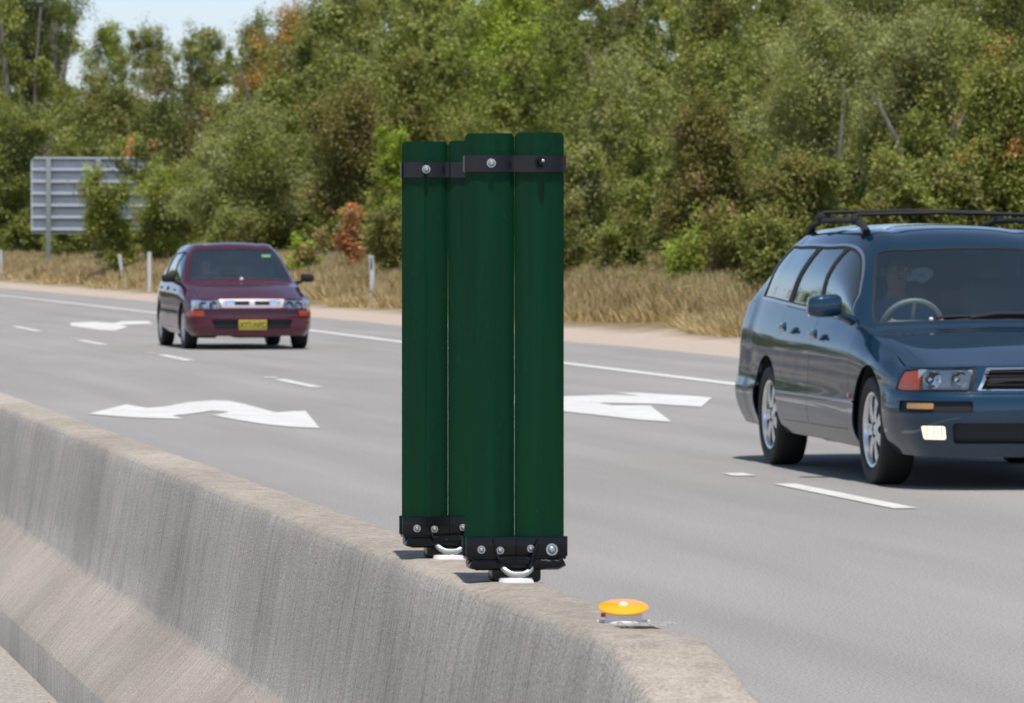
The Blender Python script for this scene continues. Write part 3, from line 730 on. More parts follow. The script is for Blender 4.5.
    bx(inner, (0, (.38 + S['wb'] - .38) / 2, .50), (S['hw'] * 2 - .16, S['wb'] - .80, .52), .03)
    bx(inner, (0, -.05, .60), (1.25, .80, .18), .05); bx(inner, (0, S['wb'] + .15, .74), (1.05, 1.3, .12), .03)
    from_bm('underbody', inner, M['cabin'], root)
    bm = bmesh.new(); dz = S['dash']; bx(bm, (0, dz[0], dz[1]), (S['hw'] * 1.70, .42, .22), .07, Matrix.Rotation(R(-7), 3, 'X'), 3); bx(bm, (.0, dz[0] + .12, dz[1] - .2), (S['hw'] * 1.65, .3, .4), .05)
    bx(bm, (-.36, dz[0] + .14, dz[1] + .10), (.36, .24, .09), .04, seg=3); from_bm('dashboard', bm, M['dash'], root)
    for sx in (-.36, .36): seat(root, sx, S['seat'][0], S['seat'][1], S['seatm'])
    seat(root, -.36, S['seat'][0] + .85, S['seat'][1] - .26, S['seatm']); seat(root, .36, S['seat'][0] + .85, S['seat'][1] - .26, S['seatm'])
    bm = bmesh.new(); sw = S['wheelc']; q = Matrix.Rotation(R(-62), 3, 'X'); rg = [Vector(sw) + q @ Vector((.185 * math.cos(a), .185 * math.sin(a), 0)) for a in [2 * math.pi * i / 36 for i in range(37)]]
    tube(bm, rg, .015, 8, False)
    for a in (0, math.pi, 1.5 * math.pi): tube(bm, [Vector(sw), Vector(sw) + q @ Vector((.18 * math.cos(a), .18 * math.sin(a), 0))], .012, 6)
    tube(bm, [Vector(sw), Vector(sw) + Vector((0, -.25, -.12))], .03, 8); from_bm('steering_wheel', bm, S['swm'], root)
    tw = S['hw'] - S['tyre_w'] / 2 - .018
    for y in (0, S['wb']):
        for s in (-1, 1): wheel(root, s * tw, y, S['tyre_r'], S['rim_r'], S['tyre_w'], s, S['spokes'], M['alloy'])
    return root, A, B, objs

def surf_pt(pt, poly2, axes, flt):            # 3-D points and normals over a surface
    ab = pt.inv(poly2, axes, flt); return pt.ev(ab[:, 0], ab[:, 1])
def mirror_cup(root, s, base, size, m, back):
    """door mirror: shell, arm and glass"""
    x, y, z = base; t = bpy.data.objects.new('door_mirror', None); C.objects.link(t); t.parent = root; t.location = (s * x, y, z)
    w_, h_, d_ = size; bm = bmesh.new()
    prof = [(0.0, .80), (.25, 1.0), (.55, 1.0), (.85, .90), (1.0, .62)]
    rings = []
    for k, (a, f) in enumerate([(-.0, .55), (.04, .80), (.15, .97), (.4, 1.0), (.7, .95), (.92, .80), (1.0, .55)]):
        ring = []
        for j in range(16):
            th = 2 * math.pi * j / 16; cx, cz = math.cos(th), math.sin(th)
            cx = math.copysign(abs(cx) ** .6, cx); cz = math.copysign(abs(cz) ** .6, cz)
            ring.append(bm.verts.new((s * (.05 + a * w_), cx * d_ / 2 * f, cz * h_ / 2 * f + (.012 * (1 - a)))))
        rings.append(ring)
    for a_, b_ in zip(rings, rings[1:]):
        for j in range(16): bm.faces.new((a_[j], a_[(j + 1) % 16], b_[(j + 1) % 16], b_[j]))
    bm.faces.new(rings[0]); bm.faces.new(rings[-1]); bmesh.ops.recalc_face_normals(bm, faces=bm.faces[:])
    from_bm('shell', bm, m, t, angle=60)
    bm = bmesh.new(); tube(bm, [(-s * .03, .02, -h_ * .62), (s * .03, .01, -h_ * .42), (s * .085, 0, -h_ * .2)], [.045, .036, .028], 10, flat=.7); from_bm('arm', bm, m, t)
    bm = bmesh.new(); bx(bm, (s * (.05 + w_ / 2), d_ * .47, 0), (w_ * .86, .006, h_ * .8), .002); from_bm('mirror_glass', bm, M['chrome'], t)
    return t

# ---- blue wagon
def wagon_regions(e):
    Ai, Bi, Aside, Afront, A, B = e['Ai'], e['Bi'], e['Aside'], e['Afront'], e['A'], e['B']
    ra = []
    def door(name, poly, r):
        p = Aside(poly, r); ra.append((name, inset(p, .0035))); ra.append((None, p))
    # front end
    ra.append(('headlight', Ai([(4.25, 1.80), (5.85, 1.70), (5.85, 3.10), (4.25, 3.10)], .012)))
    ra.append(('indicator', Ai([(4.25, 3.13), (5.80, 3.13), (5.65, 3.92), (4.25, 4.05)], .015)))
    ra.append(('grille', Ai([(4.30, -.8), (4.35, 1.52), (5.74, 1.30), (5.78, -.8)], .008)))
    ra.append(('grille_frame', Ai([(4.24, -.8), (4.24, 1.60), (5.86, 1.38), (5.86, -.8)], .008)))
    ra.append(('light_gap', Ai([(4.10, 1.72), (5.93, 1.60), (5.93, 3.2), (5.8, 4.0), (4.10, 4.15)], .01)))
    ra.append(('marker_lamp', Ai([(2.05, 2.62), (2.45, 2.62), (2.45, 3.45), (2.05, 3.45)], .01)))
    ra.append(('marker_recess', Ai([(1.9, 1.7), (2.58, 1.7), (2.58, 3.75), (1.9, 3.75)], .015)))
    ra.append(('fog_lamp', Ai([(.98, 2.34), (1.44, 2.34), (1.44, 2.96), (.98, 2.96)], .012)))
    ra.append(('intake', Ai([(.75, -.8), (.75, 2.15), (1.55, 2.15), (1.55, -.8)], .02)))
    ra.append(('side_strip', Ai([(2.04, 6.55), (2.24, 6.55), (2.24, 10.6), (2.04, 10.6)], .004)))
    # doors
    door('rear_door', [(1.505, .30), (1.505, 1.2), (2.45, 1.2), (2.40, .75), (2.285, .60), (2.235, .42), (2.22, .30)], .03)
    door('front_door', [(.47, .30), (.46, .80), (.52, 1.2), (1.495, 1.2), (1.495, .30)], .03)
    rb = []
    q1 = [(3.50, .13), (5.40, .13), (5.38, 1.62), (5.0, 1.62), (4.45, 1.55), (4.05, 1.42)]
    q2 = [(5.50, .13), (6.55, .13), (6.05, 1.62), (5.46, 1.62)]
    q3 = [(6.72, .13), (8.80, .13), (7.75, 1.60), (6.22, 1.60)]
    rb += [('side_window#1', Bi(q1, .03)), ('side_window#2', Bi(q2, .02)), ('side_window#3', Bi(q3, .03))]
    inn = [(3.40, .07), (8.92, .07), (7.82, 1.68), (5.0, 1.70), (4.42, 1.65), (3.95, 1.50)]
    rb.append(('window_trim', inset(Bi(inn, .04), .004))); rb.append(('window_chrome', inset(Bi(inn, .04), -.010)))
    ws = [(3.16, 5), (3.13, 2.30), (4.90, 2.28), (4.93, 5)]
    wp = Bi([(3.03, 5), (3.03, 1.98), (4.90, 2.00), (4.86, 5)], .05)
    rb.append(('windscreen', inset(wp, .014))); rb.append(('window_trim_front', wp))
    rb.append(('rear_window', Bi([(8.15, 5), (8.15, 2.5), (9.6, 2.4), (9.6, 5)], .05)))
    hp = Bi([(.06, 5), (.06, 1.0), (.9, .82), (2.0, .80), (2.95, 1.25), (2.98, 5)], .03)
    rb.append(('bonnet', inset(hp, .0035))); rb.append((None, hp))
    return ra, rb
def two(cs, vs): return (cs, vs)
cols = [(0, -.955), (.32, -.945), (.58, -.905), (.775, -.79), (.865, -.565), (.885, -.25), (.890, .1), (.890, .5), (.892, .85), (.893, 1.2), (.893, 2.0), (.888, 2.6), (.880, 3.0), (.874, 3.15), (.868, 3.3), (.83, 3.54), (.64, 3.70), (.33, 3.76), (0, 3.78)]
CI = [0, 4, 5, 7, 14, 18]
rows = [
 ((CI, [.10, .10, .07, .055, .05, .05]), (CI, [.185, .19, .20, .20, .24, .26])),
 ((CI, [.03, .03, .015, .01, .01, .0]), (CI, [.29, .29, .29, .29, .32, .33])),
 ((CI, [-.012, -.005, -.002, -.002, -.02, -.03]), (CI, [.455, .455, .455, .455, .47, .48])),
 ((CI, [.000, .010, .000, .0, .0, -.01]), (CI, [.535, .53, .53, .53, .55, .56])),
 ((CI, [.038, .028, .003, .003, .005, .02]), (CI, [.550, .550, .60, .62, .66, .66])),
 ((CI, [.048, .038, .016, .012, .018, .03]), (CI, [.612, .612, .69, .76, .84, .80])),
 ((CI, [.085, .075, .105, .090, .075, .05]), (list(range(19)), [.705, .702, .698, .692, .690, .755, .825, .90, .925, .95, .985, 1.01, 1.03, 1.033, 1.03, 1.0, .99, .98, .98])),
]
top = [
 [(.70, -.30, .778), (.52, -.35, .790), (.28, -.39, .798), (0, -.40, .801)],
 [(.70, .06, .840), (.52, .02, .853), (.28, -.01, .863), (0, -.02, .867)],
 [(.785, .50, .900), (.715, .47, .915), (.40, .37, .930), (0, .32, .935)],
 [(.785, .86, 1.04), (.655, .80, 1.130), (.37, .69, 1.155), (0, .64, 1.162)],
 [(.760, 1.2, 1.16), (.575, 1.12, 1.345), (.34, 1.03, 1.378), (0, .98, 1.392)],
 [(.765, 2.0, 1.21), (.625, 2.0, 1.430), (.38, 2.0, 1.490), (0, 2.0, 1.51)],
 [(.760, 2.6, 1.23), (.625, 2.6, 1.425), (.38, 2.6, 1.490), (0, 2.6, 1.508)],
 [(.750, 2.95, 1.235), (.605, 2.92, 1.405), (.36, 3.05, 1.46), (0, 3.09, 1.475)],
 [(.740, 3.13, 1.19), (.590, 3.20, 1.29), (.36, 3.34, 1.29), (0, 3.38, 1.29)],
]
M['glow_frame'] = M['chrome']
def stretch(p): y = p[-2] if len(p) == 3 else p[1]; y = y + .15 * max(0, y - 2.62); return (p[0], y) if len(p) == 2 else (p[0], y, p[2])
cols = [stretch(p) for p in cols]; cols[14] = (.878, cols[14][1]); cols[15] = (.848, cols[15][1]); top = [[stretch(p) for p in rw] for rw in top]
WAG = dict(name='station_wagon', loc=(8.07, 27.96, 0), rz=R(-.8), scale=1.0, label='dark blue station wagon with roof racks at the right edge', paint=M['navy'],
 cols=cols, rows=rows, top=top, ymid=1.4, hw=.890, wb=2.72, tyre_r=.315, tyre_w=.205, rim_r=.215, arch_r=.362, spokes=7, dash=(.78, .785), seat=(1.55, .50), seatm=M['seat'], wheelc=(-.36, 1.06, .885), swm=M['sign_rail'],
 regions=wagon_regions,
 mats={'headlight': (M['lens'], .02, .001), 'indicator': (M['amber'], .02, .001), 'grille': (M['black_rubber'], .0, -.03), 'grille_frame': (M['chrome'], .035, .003), 'light_gap': (M['cabin'], .02, -.004),
  'marker_lamp': (M['pale_amber'], .01, -.006), 'marker_recess': (M['cabin'], .01, -.014), 'fog_lamp': (M['foglit'], .012, .001), 'intake': (M['cabin'], .0, -.02), 'side_strip': (M['silver_trim'], .008, .009),
  'side_window': (M['side_glass'], .0, -.006), 'window_trim': (M['black_rubber'], .01, -.001), 'window_chrome': (M['silver_trim'], .008, .003), 'windscreen': (M['glass'], 0, -.004), 'window_trim_front': (M['black_rubber'], .01, -.001), 'rear_window': (M['rear_glass'], 0, -.004)},
 under={})
wag, WA, WB, wo = build_car(WAG)
def headlamp_inner(root, pts, r, name='reflector'):
    for (x, y, z) in pts:
        for s in (-1, 1):
            bm = bmesh.new(); lathe(bm, [(r * 1.06, .004), (r * 1.04, -.004), (r * .96, -.002), (r * .75, .010), (r * .4, .018), (0, .020)], 24, 'Y', (s * x, y, z))
            lathe(bm, [(0, .0), (r * .28, .008), (r * .3, .05)], 12, 'Y', (s * x, y + .004, z)); from_bm(name, bm, M['chrome'], root)
headlamp_inner(wag, [(.565, -.845, .622), (.700, -.785, .620)], .048)
M['bucket'] = mat('bucket_grey', (.42, .47, .52), .35, .5)
for s in (-1, 1):
    bm = bmesh.new(); bx(bm, (s * .625, -.785, .62), (.31, .02, .115), .004, Matrix.Rotation(R(s * 27), 3, 'Z')); from_bm('lamp_bucket', bm, M['bucket'], wag)
for s in (-1, 1):
    for k in (-1, 0, 1): bm = bmesh.new(); bx(bm, (s * (.705 + .036 * k), -.842 + .020 * k, .33), (.005, .006, .06), .001); from_bm('fog_lamp_rib', bm, M['dash'], wag)
bm = bmesh.new()
for k in range(5): bx(bm, (0, -.895, .568 + .025 * k), (.84, .012, .007), .002)
from_bm('grille_slats', bm, M['cabin'], wag)
for s in (-1, 1): mirror_cup(wag, s, (.845, .62, 1.015), (.20, .135, .12), M['navy'], None)
for s in (-1, 1):
    for y, z in ((1.33, .845), (2.17, .875)):
        bm = bmesh.new(); bx(bm, (s * .905, y, z), (.022, .17, .026), .008, seg=3); bx(bm, (s * .893, y, z), (.012, .12, .055), .005); from_bm('door_handle', bm, M['navy'], wag)
    bm = bmesh.new(); bx(bm, (s * .893, .43, .50), (.012, .055, .028), .005); from_bm('side_repeater', bm, M['amber'], wag)
# roof rails and cross bars
for s in (-1, 1):
    bm = bmesh.new(); tube(bm, [(s * .555, 1.38, 1.455), (s * .555, 1.48, 1.500), (s * .560, 1.68, 1.525), (s * .565, 2.1, 1.535), (s * .565, 2.55, 1.53), (s * .56, 2.80, 1.505), (s * .555, 2.90, 1.455)], [.026, .022, .018, .018, .018, .022, .026], 10); from_bm('roof_rail', bm, M['black_rubber'], wag)
for y, zz in ((1.62, 1.566), (2.52, 1.585)):
    bm = bmesh.new(); tube(bm, [(-.60, y, zz - .045), (-.585, y, zz - .012), (-.55, y, zz), (0, y, zz + .012), (.55, y, zz), (.585, y, zz - .012), (.60, y, zz - .045)], .017, 10, flat=.75)
    for s in (-1, 1): bx(bm, (s * .572, y, zz - .035), (.05, .07, .05), .012)
    from_bm('cross_bar', bm, M['black_rubber'], wag)
# wipers, washer jets, tag, roof ditch mouldings
bm = bmesh.new()
tube(bm, [(-.18, .365, .952), (-.02, .38, .975), (.22, .39, .975), (.50, .44, .955)], [.010, .014, .012, .008], 8); tube(bm, [(-.38, .395, .955), (.18, .38, .978)], .008, 6); from_bm('wiper', bm, M['black_rubber'], wag)
for x in (-.42, .24):
    bm = bmesh.new(); bmesh.ops.create_uvsphere(bm, u_segments=10, v_segments=6, radius=.013, matrix=Matrix.Translation((x, .34, .945))); from_bm('washer_jet', bm, M['white_plastic'], wag)
bm = bmesh.new(); bx(bm, (-.005, .96, 1.345), (.125, .012, .035), .006, Matrix.Rotation(R(-55), 3, 'X')); from_bm('rear_view_mirror', bm, M['blue_tag'], wag)
drv = person('driver in pale blue shirt behind the wagon windscreen', (8.075 - .33, 27.96 + 1.40, .54), M['shirt_blue'], .97)

# ---- maroon hatchback
def hatch_regions(e):
    Ai, Bi, Aside, A, B = e['Ai'], e['Bi'], e['Aside'], e['A'], e['B']; ra = []
    def door(name, poly, r):
        p = Aside(poly, r); ra.append((name, inset(p, .004))); ra.append((None, p))
    ra.append(('headlight', Ai([(4.2, 1.46), (5.75, 1.64), (5.80, 3.0), (5.3, 3.9), (4.2, 3.8)], .03)))
    ra.append(('grille', Ai([(4.75, .12), (4.75, 1.20), (5.45, 1.40), (5.45, .12)], .012)))
    ra.append(('grille_frame', Ai([(4.35, -.8), (4.35, 1.42), (5.85, 1.60), (5.85, -.8)], .02)))
    ra.append(('black_strip', Ai([(3.05, -.8), (3.05, 2.35), (3.85, 2.35), (3.85, -.8)], .004)))
    ra.append(('indicator', Ai([(2.75, 2.4), (3.85, 2.4), (3.75, 4.15), (2.75, 4.15)], .01)))
    ra.append(('intake', Ai([(1.15, -.8), (1.15, 1.75), (2.25, 1.95), (2.25, -.8)], .03)))
    ra.append(('side_strip', Ai([(2.9, 6.7), (3.15, 6.7), (3.15, 10.5), (2.9, 10.5)], .004)))
    door('rear_door', [(1.425, .28), (1.425, 1.15), (2.15, 1.15), (2.12, .7), (2.00, .50), (1.97, .28)], .03)
    door('front_door', [(.42, .28), (.42, .8), (.48, 1.15), (1.415, 1.15), (1.415, .28)], .03)
    rb = []
    rb += [('side_window#1', Bi([(3.45, .13), (5.28, .13), (5.26, 1.60), (5.0, 1.60), (4.45, 1.55), (4.0, 1.42)], .03)), ('side_window#2', Bi([(5.42, .13), (6.75, .13), (6.3, 1.58), (5.40, 1.6)], .03))]
    inn = [(3.32, .06), (7.2, .06), (6.5, 1.66), (5.0, 1.68), (4.42, 1.65), (3.9, 1.5)]
    rb.append(('window_trim', Bi(inn, .03)))
    wp = Bi([(3.05, 5), (3.05, 1.98), (4.93, 2.02), (4.95, 5)], .05)
    rb.append(('windscreen', inset(wp, .014))); rb.append(('window_trim_front', wp))
    rb.append(('rear_window', Bi([(7.15, 5), (7.15, 2.4), (8.8, 2.3), (8.8, 5)], .05)))
    hp = Bi([(.07, 5), (.07, 1.0), (.9, .75), (2.0, .75), (2.95, 1.2), (2.98, 5)], .03)
    rb.append(('bonnet', inset(hp, .004))); rb.append((None, hp))
    return ra, rb
cols2 = [(0, -.80), (.30, -.79), (.55, -.745), (.735, -.64), (.815, -.46), (.835, -.2), (.84, .1), (.842, .5), (.842, .8), (.842, 1.1), (.842, 1.8), (.835, 2.4), (.830, 2.65), (.822, 2.8), (.805, 2.92), (.74, 3.08), (.58, 3.19), (.30, 3.24), (0, 3.25)]
rows2 = [
 ((CI, [.07, .07, .06, .055, .05, .05]), (CI, [.175, .18, .19, .19, .22, .24])),
 ((CI, [.015, .01, .01, .01, .01, .0]), (CI, [.26, .26, .27, .27, .30, .32])),
 ((CI, [.0, .0, .0, .0, .0, .0]), (CI, [.375, .375, .375, .38, .40, .42])),
 ((CI, [.0, .0, .0, .0, .0, .0]), (CI, [.455, .455, .46, .48, .50, .50])),
 ((CI, [.020, .015, .003, .003, .005, .02]), (CI, [.520, .520, .55, .60, .64, .64])),
 ((CI, [.040, .032, .016, .012, .018, .03]), (CI, [.600, .600, .66, .72, .76, .76])),
 ((CI, [.085, .075, .095, .080, .075, .05]), (list(range(19)), [.675, .672, .668, .660, .655, .715, .785, .86, .875, .885, .905, .925, .93, .93, .93, .92, .92, .92, .92])),
]
top2 = [
 [(.66, -.24, .745), (.50, -.28, .765), (.27, -.31, .778), (0, -.32, .782)],
 [(.66, .07, .815), (.50, .04, .835), (.27, .01, .848), (0, .0, .852)],
 [(.735, .50, .868), (.675, .46, .890), (.38, .36, .908), (0, .31, .915)],
 [(.745, .82, .97), (.625, .76, 1.09), (.35, .65, 1.115), (0, .60, 1.125)],
 [(.725, 1.1, 1.08), (.560, 1.05, 1.285), (.32, .95, 1.32), (0, .90, 1.335)],
 [(.720, 1.8, 1.11), (.590, 1.8, 1.325), (.36, 1.8, 1.37), (0, 1.8, 1.385)],
 [(.705, 2.4, 1.11), (.570, 2.35, 1.30), (.35, 2.42, 1.35), (0, 2.45, 1.365)],
 [(.70, 2.68, 1.06), (.565, 2.70, 1.18), (.35, 2.78, 1.21), (0, 2.82, 1.22)],
 [(.71, 2.85, .99), (.57, 2.93, 1.04), (.34, 3.03, 1.05), (0, 3.06, 1.05)],
]
hu, hv = 8.68, 68.0
HAT = dict(name='hatchback', loc=(hu, hv, 0), rz=R(.6), scale=1.035, label='maroon hatchback with yellow number plate in the far lane', paint=M['maroon'],
 cols=cols2, rows=rows2, top=top2, ymid=1.2, hw=.84, wb=2.46, tyre_r=.285, tyre_w=.18, rim_r=.185, arch_r=.325, spokes=6, dash=(.72, .735), seat=(1.40, .45), seatm=M['seat'], wheelc=(-.34, .92, .83), swm=M['cabin'],
 regions=hatch_regions,
 mats={'headlight': (M['lens'], .02, .001), 'indicator': (M['amber'], .01, .002), 'grille': (M['black_rubber'], .0, -.02), 'grille_frame': (mat('pale_trim', (.50, .47, .52), .5, .1), .02, .002), 'intake': (M['cabin'], .0, -.02), 'black_strip': (M['black_rubber'], .0, -.006), 'side_strip': (M['black_rubber'], .004, .004),
  'side_window': (M['side_glass'], .0, -.005), 'window_trim': (M['black_rubber'], .008, 0), 'windscreen': (M['hatch_glass'], 0, -.004), 'window_trim_front': (M['black_rubber'], .01, 0), 'rear_window': (M['rear_glass'], 0, -.004)})
hat, HA, HB, ho = build_car(HAT)
headlamp_inner(hat, [(.50, -.70, .575), (.64, -.655, .575)], .055)
for s in (-1, 1):
    bm = bmesh.new(); bx(bm, (s * .50, -.655, .57), (.58, .03, .155), .004, Matrix.Rotation(R(s * 20), 3, 'Z')); from_bm('lamp_bucket', bm, M['alloy'], hat)
for s in (-1, 1): mirror_cup(hat, s, (.80, .60, .925), (.17, .115, .10), M['black_rubber'], None)
for s in (-1, 1):
    for y in (1.27, 2.02):
        bm = bmesh.new(); bx(bm, (s * .852, y, .80), (.02, .15, .03), .007); from_bm('door_handle', bm, M['black_rubber'], hat)
bm = bmesh.new(); tube(bm, [(-.50, .47, .905), (-.10, .375, .94), (.05, .36, .935)], .012, 6); tube(bm, [(.0, .36, .935), (.40, .43, .93), (.55, .48, .91)], .012, 6); from_bm('wiper', bm, M['black_rubber'], hat)
bm = bmesh.new(); bmesh.ops.create_uvsphere(bm, u_segments=10, v_segments=6, radius=.025, matrix=Matrix.Translation((0, .26, .915))); from_bm('washer_jet', bm, M['white_plastic'], hat)
bm = bmesh.new(); bx(bm, (.0, .93, 1.25), (.20, .02, .05), .01); from_bm('rear_view_mirror', bm, M['cabin'], hat)
bm = bmesh.new(); bx(bm, (.42, .90, 1.225), (.12, .004, .055), .004, Matrix.Rotation(R(-55), 3, 'X')); from_bm('label_sticker', bm, M['paper'], hat)
bm = bmesh.new(); bx(bm, (.0, -.815, .325), (.372, .012, .134), .006); plt = from_bm('number_plate', bm, M['yellow_plate'], hat)
cu = bpy.data.curves.new('plate_text', 'FONT'); cu.body = 'XYT-NFC'; cu.size = .105; cu.align_x = 'CENTER'; cu.align_y = 'CENTER'; cu.extrude = .001
to = bpy.data.objects.new('plate_text', cu); C.objects.link(to); dg = bpy.context.evaluated_depsgraph_get()
me = bpy.data.meshes.new_from_object(to.evaluated_get(dg)); bpy.data.objects.remove(to); me.materials.clear(); me.materials.append(M['plate_ink'])
to = bpy.data.objects.new('plate_text', me); C.objects.link(to); to.parent = plt; to.rotation_euler = (R(90), 0, 0); to.location = (0, -.823, .325); to.scale = (.78, 1, 1)
drv2 = person('driver in grey shirt behind the maroon car windscreen', (hu - .36, hv + 1.32, .50), M['shirt_grey'], .95)

# ------------------------------------------------------------ roadside furniture
def guide_post(px, basey, topy, label, lean=0, kink=False, refl=False):
    h = 1.08; s = (basey - topy) / h; z = FP / s; dx = (px - 512) / FP
    u = z * (dx * math.cos(PHI) + math.sin(PHI)); v = z * (-dx * math.sin(PHI) + math.cos(PHI)); gz = CH - (basey - HY) / s
    o = empty('guide_post', (u, v, min(gz, gh(u) + .12)), 0, label, 'guide post', 'white guide posts on the verge')
    bm = bmesh.new(); n = 10; prev = None; wd = .058
    for i in range(n + 1):
        t_ = i / n; x = lean * t_ + (.03 * math.sin(t_ * 3.2) if kink else 0); zz = -.15 + (h + .15) * t_
        ring = [bm.verts.new((x + a * wd, b * .018 - .02 * (1 - a * a), zz)) for a, b in ((-1, -1), (-.5, -1.2), (.5, -1.2), (1, -1), (1, 1), (-1, 1))]
        if prev:
            for k in range(6): bm.faces.new((prev[k], prev[(k + 1) % 6], ring[(k + 1) % 6], ring[k]))
        prev = ring
    bm.faces.new(prev); from_bm('post_body', bm, M['post'], o)
    if refl:
        bm = bmesh.new(); bx(bm, (lean * .85, -.048, h - .16), (.06, .012, .24), .003); from_bm('reflector_strip', bm, M['grey_refl'], o)
guide_post(149.5, 286, 250, 'upright white guide post just left of the maroon car')
guide_post(124, 285, 254, 'white guide post leaning to the left beyond the maroon car', lean=-.16)
guide_post(371, 303, 255.5, 'white guide post with grey reflector beside the green paddles', kink=True, refl=True)
guide_post(1, 274, 250, 'white guide post at the far left edge of the road')
# large sign seen from behind
su, sv, sz = PU(48, 18.5); ss = FP / sz
sg = empty('road_sign', (su, sv, gh(su)), R(0), 'large grey road sign seen from behind on two posts', 'road sign')
top_h = CH + (HY - 157) / ss - gh(su); bot_h = CH + (HY - 234) / ss - gh(su); wL, wR = -17 / ss, 116 / ss
bm = bmesh.new(); rp = rounded([(wL, bot_h), (wR, bot_h), (wR, top_h), (wL, top_h)], .25)
A_ = [bm.verts.new((x, 0, z)) for x, z in rp]; B_ = [bm.verts.new((x, .03, z)) for x, z in rp]
bm.faces.new(A_); bm.faces.new(B_[::-1])
for i in range(len(rp)): j = (i + 1) % len(rp); bm.faces.new((A_[j], A_[i], B_[i], B_[j]))
bmesh.ops.recalc_face_normals(bm, faces=bm.faces[:]); from_bm('sign_panel', bm, M['sign_back'], sg, smooth=False)
for k in range(7):
    bm = bmesh.new(); zz = bot_h + (top_h - bot_h) * (.035 + .93 * k / 6); bx(bm, ((wL + wR) / 2, -.035, zz), (wR - wL - .1, .06, .10), .008); bx(bm, ((wL + wR) / 2, -.065, zz + .045), (wR - wL - .1, .12, .012), .004); from_bm('rail', bm, M['sign_rail'], sg)
for x in (0, 50 / ss):
    bm = bmesh.new(); bx(bm, (x, -.19, top_h / 2 - .1), (.20, .16, top_h + .15), .01); from_bm('post', bm, M['sign_post'], sg)

# ------------------------------------------------------------ vegetation
def quads(name, c, n, size, asp, var, m, parent=None):
    N_ = len(c); n = n / np.maximum(np.linalg.norm(n, axis=1, keepdims=True), 1e-6); r = rng.normal(size=(N_, 3)); a = np.cross(n, r); a /= np.maximum(np.linalg.norm(a, axis=1, keepdims=True), 1e-6); b = np.cross(n, a)
    a = a * (size * asp)[:, None] / 2; b = b * size[:, None] / 2
    V = np.stack([c - b, c + a * 1.0 - b * .1, c + b, c - a + b * .1], 1).reshape(-1, 3)
    me = bpy.data.meshes.new(name); me.vertices.add(4 * N_); me.vertices.foreach_set('co', V.ravel().astype(np.float32))
    me.loops.add(4 * N_); me.loops.foreach_set('vertex_index', np.arange(4 * N_, dtype=np.int32)); me.polygons.add(N_)
    me.polygons.foreach_set('loop_start', np.arange(0, 4 * N_, 4, dtype=np.int32)); me.update(calc_edges=True)
    at = me.attributes.new('var', 'FLOAT', 'FACE'); at.data.foreach_set('value', var.astype(np.float32)); me.materials.append(m)
    o = bpy.data.objects.new(name, me); C.objects.link(o)
    if parent: o.parent = parent
    return o
def crown_leaves(lobes, n_clump, rc, per, leaf, droop=0.0):
    """lobes: list of (centre, radii); clumps over the outer part of each lobe, leaves over the clumps"""
    cs = []
    wts = np.array([l[1][0] * l[1][1] * l[1][2] for l in lobes]) ** .67; wts /= wts.sum()
    for (c, r), w_ in zip(lobes, wts):
        k = max(2, int(n_clump * w_)); d = rng.normal(size=(k, 3)); d /= np.linalg.norm(d, axis=1, keepdims=True); d[:, 2] = np.where(d[:, 2] < -.5, -d[:, 2] * .6, d[:, 2])
        q = (rng.random((k, 1)) ** .45) * .95 + .05
        cs.append(np.array(c) + d * q * np.array(r))
    cc = np.concatenate(cs); K = len(cc)
    rr = rc * (.55 + .9 * rng.random(K)); cv = rng.random(K)
    d = rng.normal(size=(K, per, 3)); d /= np.linalg.norm(d, axis=2, keepdims=True)
    q = np.minimum(np.abs(rng.normal(size=(K, per, 1))), 1.7) * .42 + .18
    ax = rng.normal(size=(K, 1, 3)) * .35 + np.array([0, 0, .35]); tt = np.clip(rng.normal(size=(K, per, 1)), -1.6, 1.6) * .75
    p = cc[:, None] + (d * q * np.array([.85, .85, .8]) + ax * tt) * rr[:, None, None]
    nn = d * .45 + rng.normal(size=d.shape) * .8 + np.array([0, 0, .5])
    if droop: nn = nn * np.array([1, 1, 1 - droop])
    var = np.clip(.15 + .45 * cv[:, None] + .35 * (rng.random((K, per)) - .3) + .0 * d[:, :, 2], 0, 1)
    size = leaf * (.6 + .8 * rng.random((K, per)))
    return cc, p.reshape(-1, 3), nn.reshape(-1, 3), size.ravel(), var.ravel()
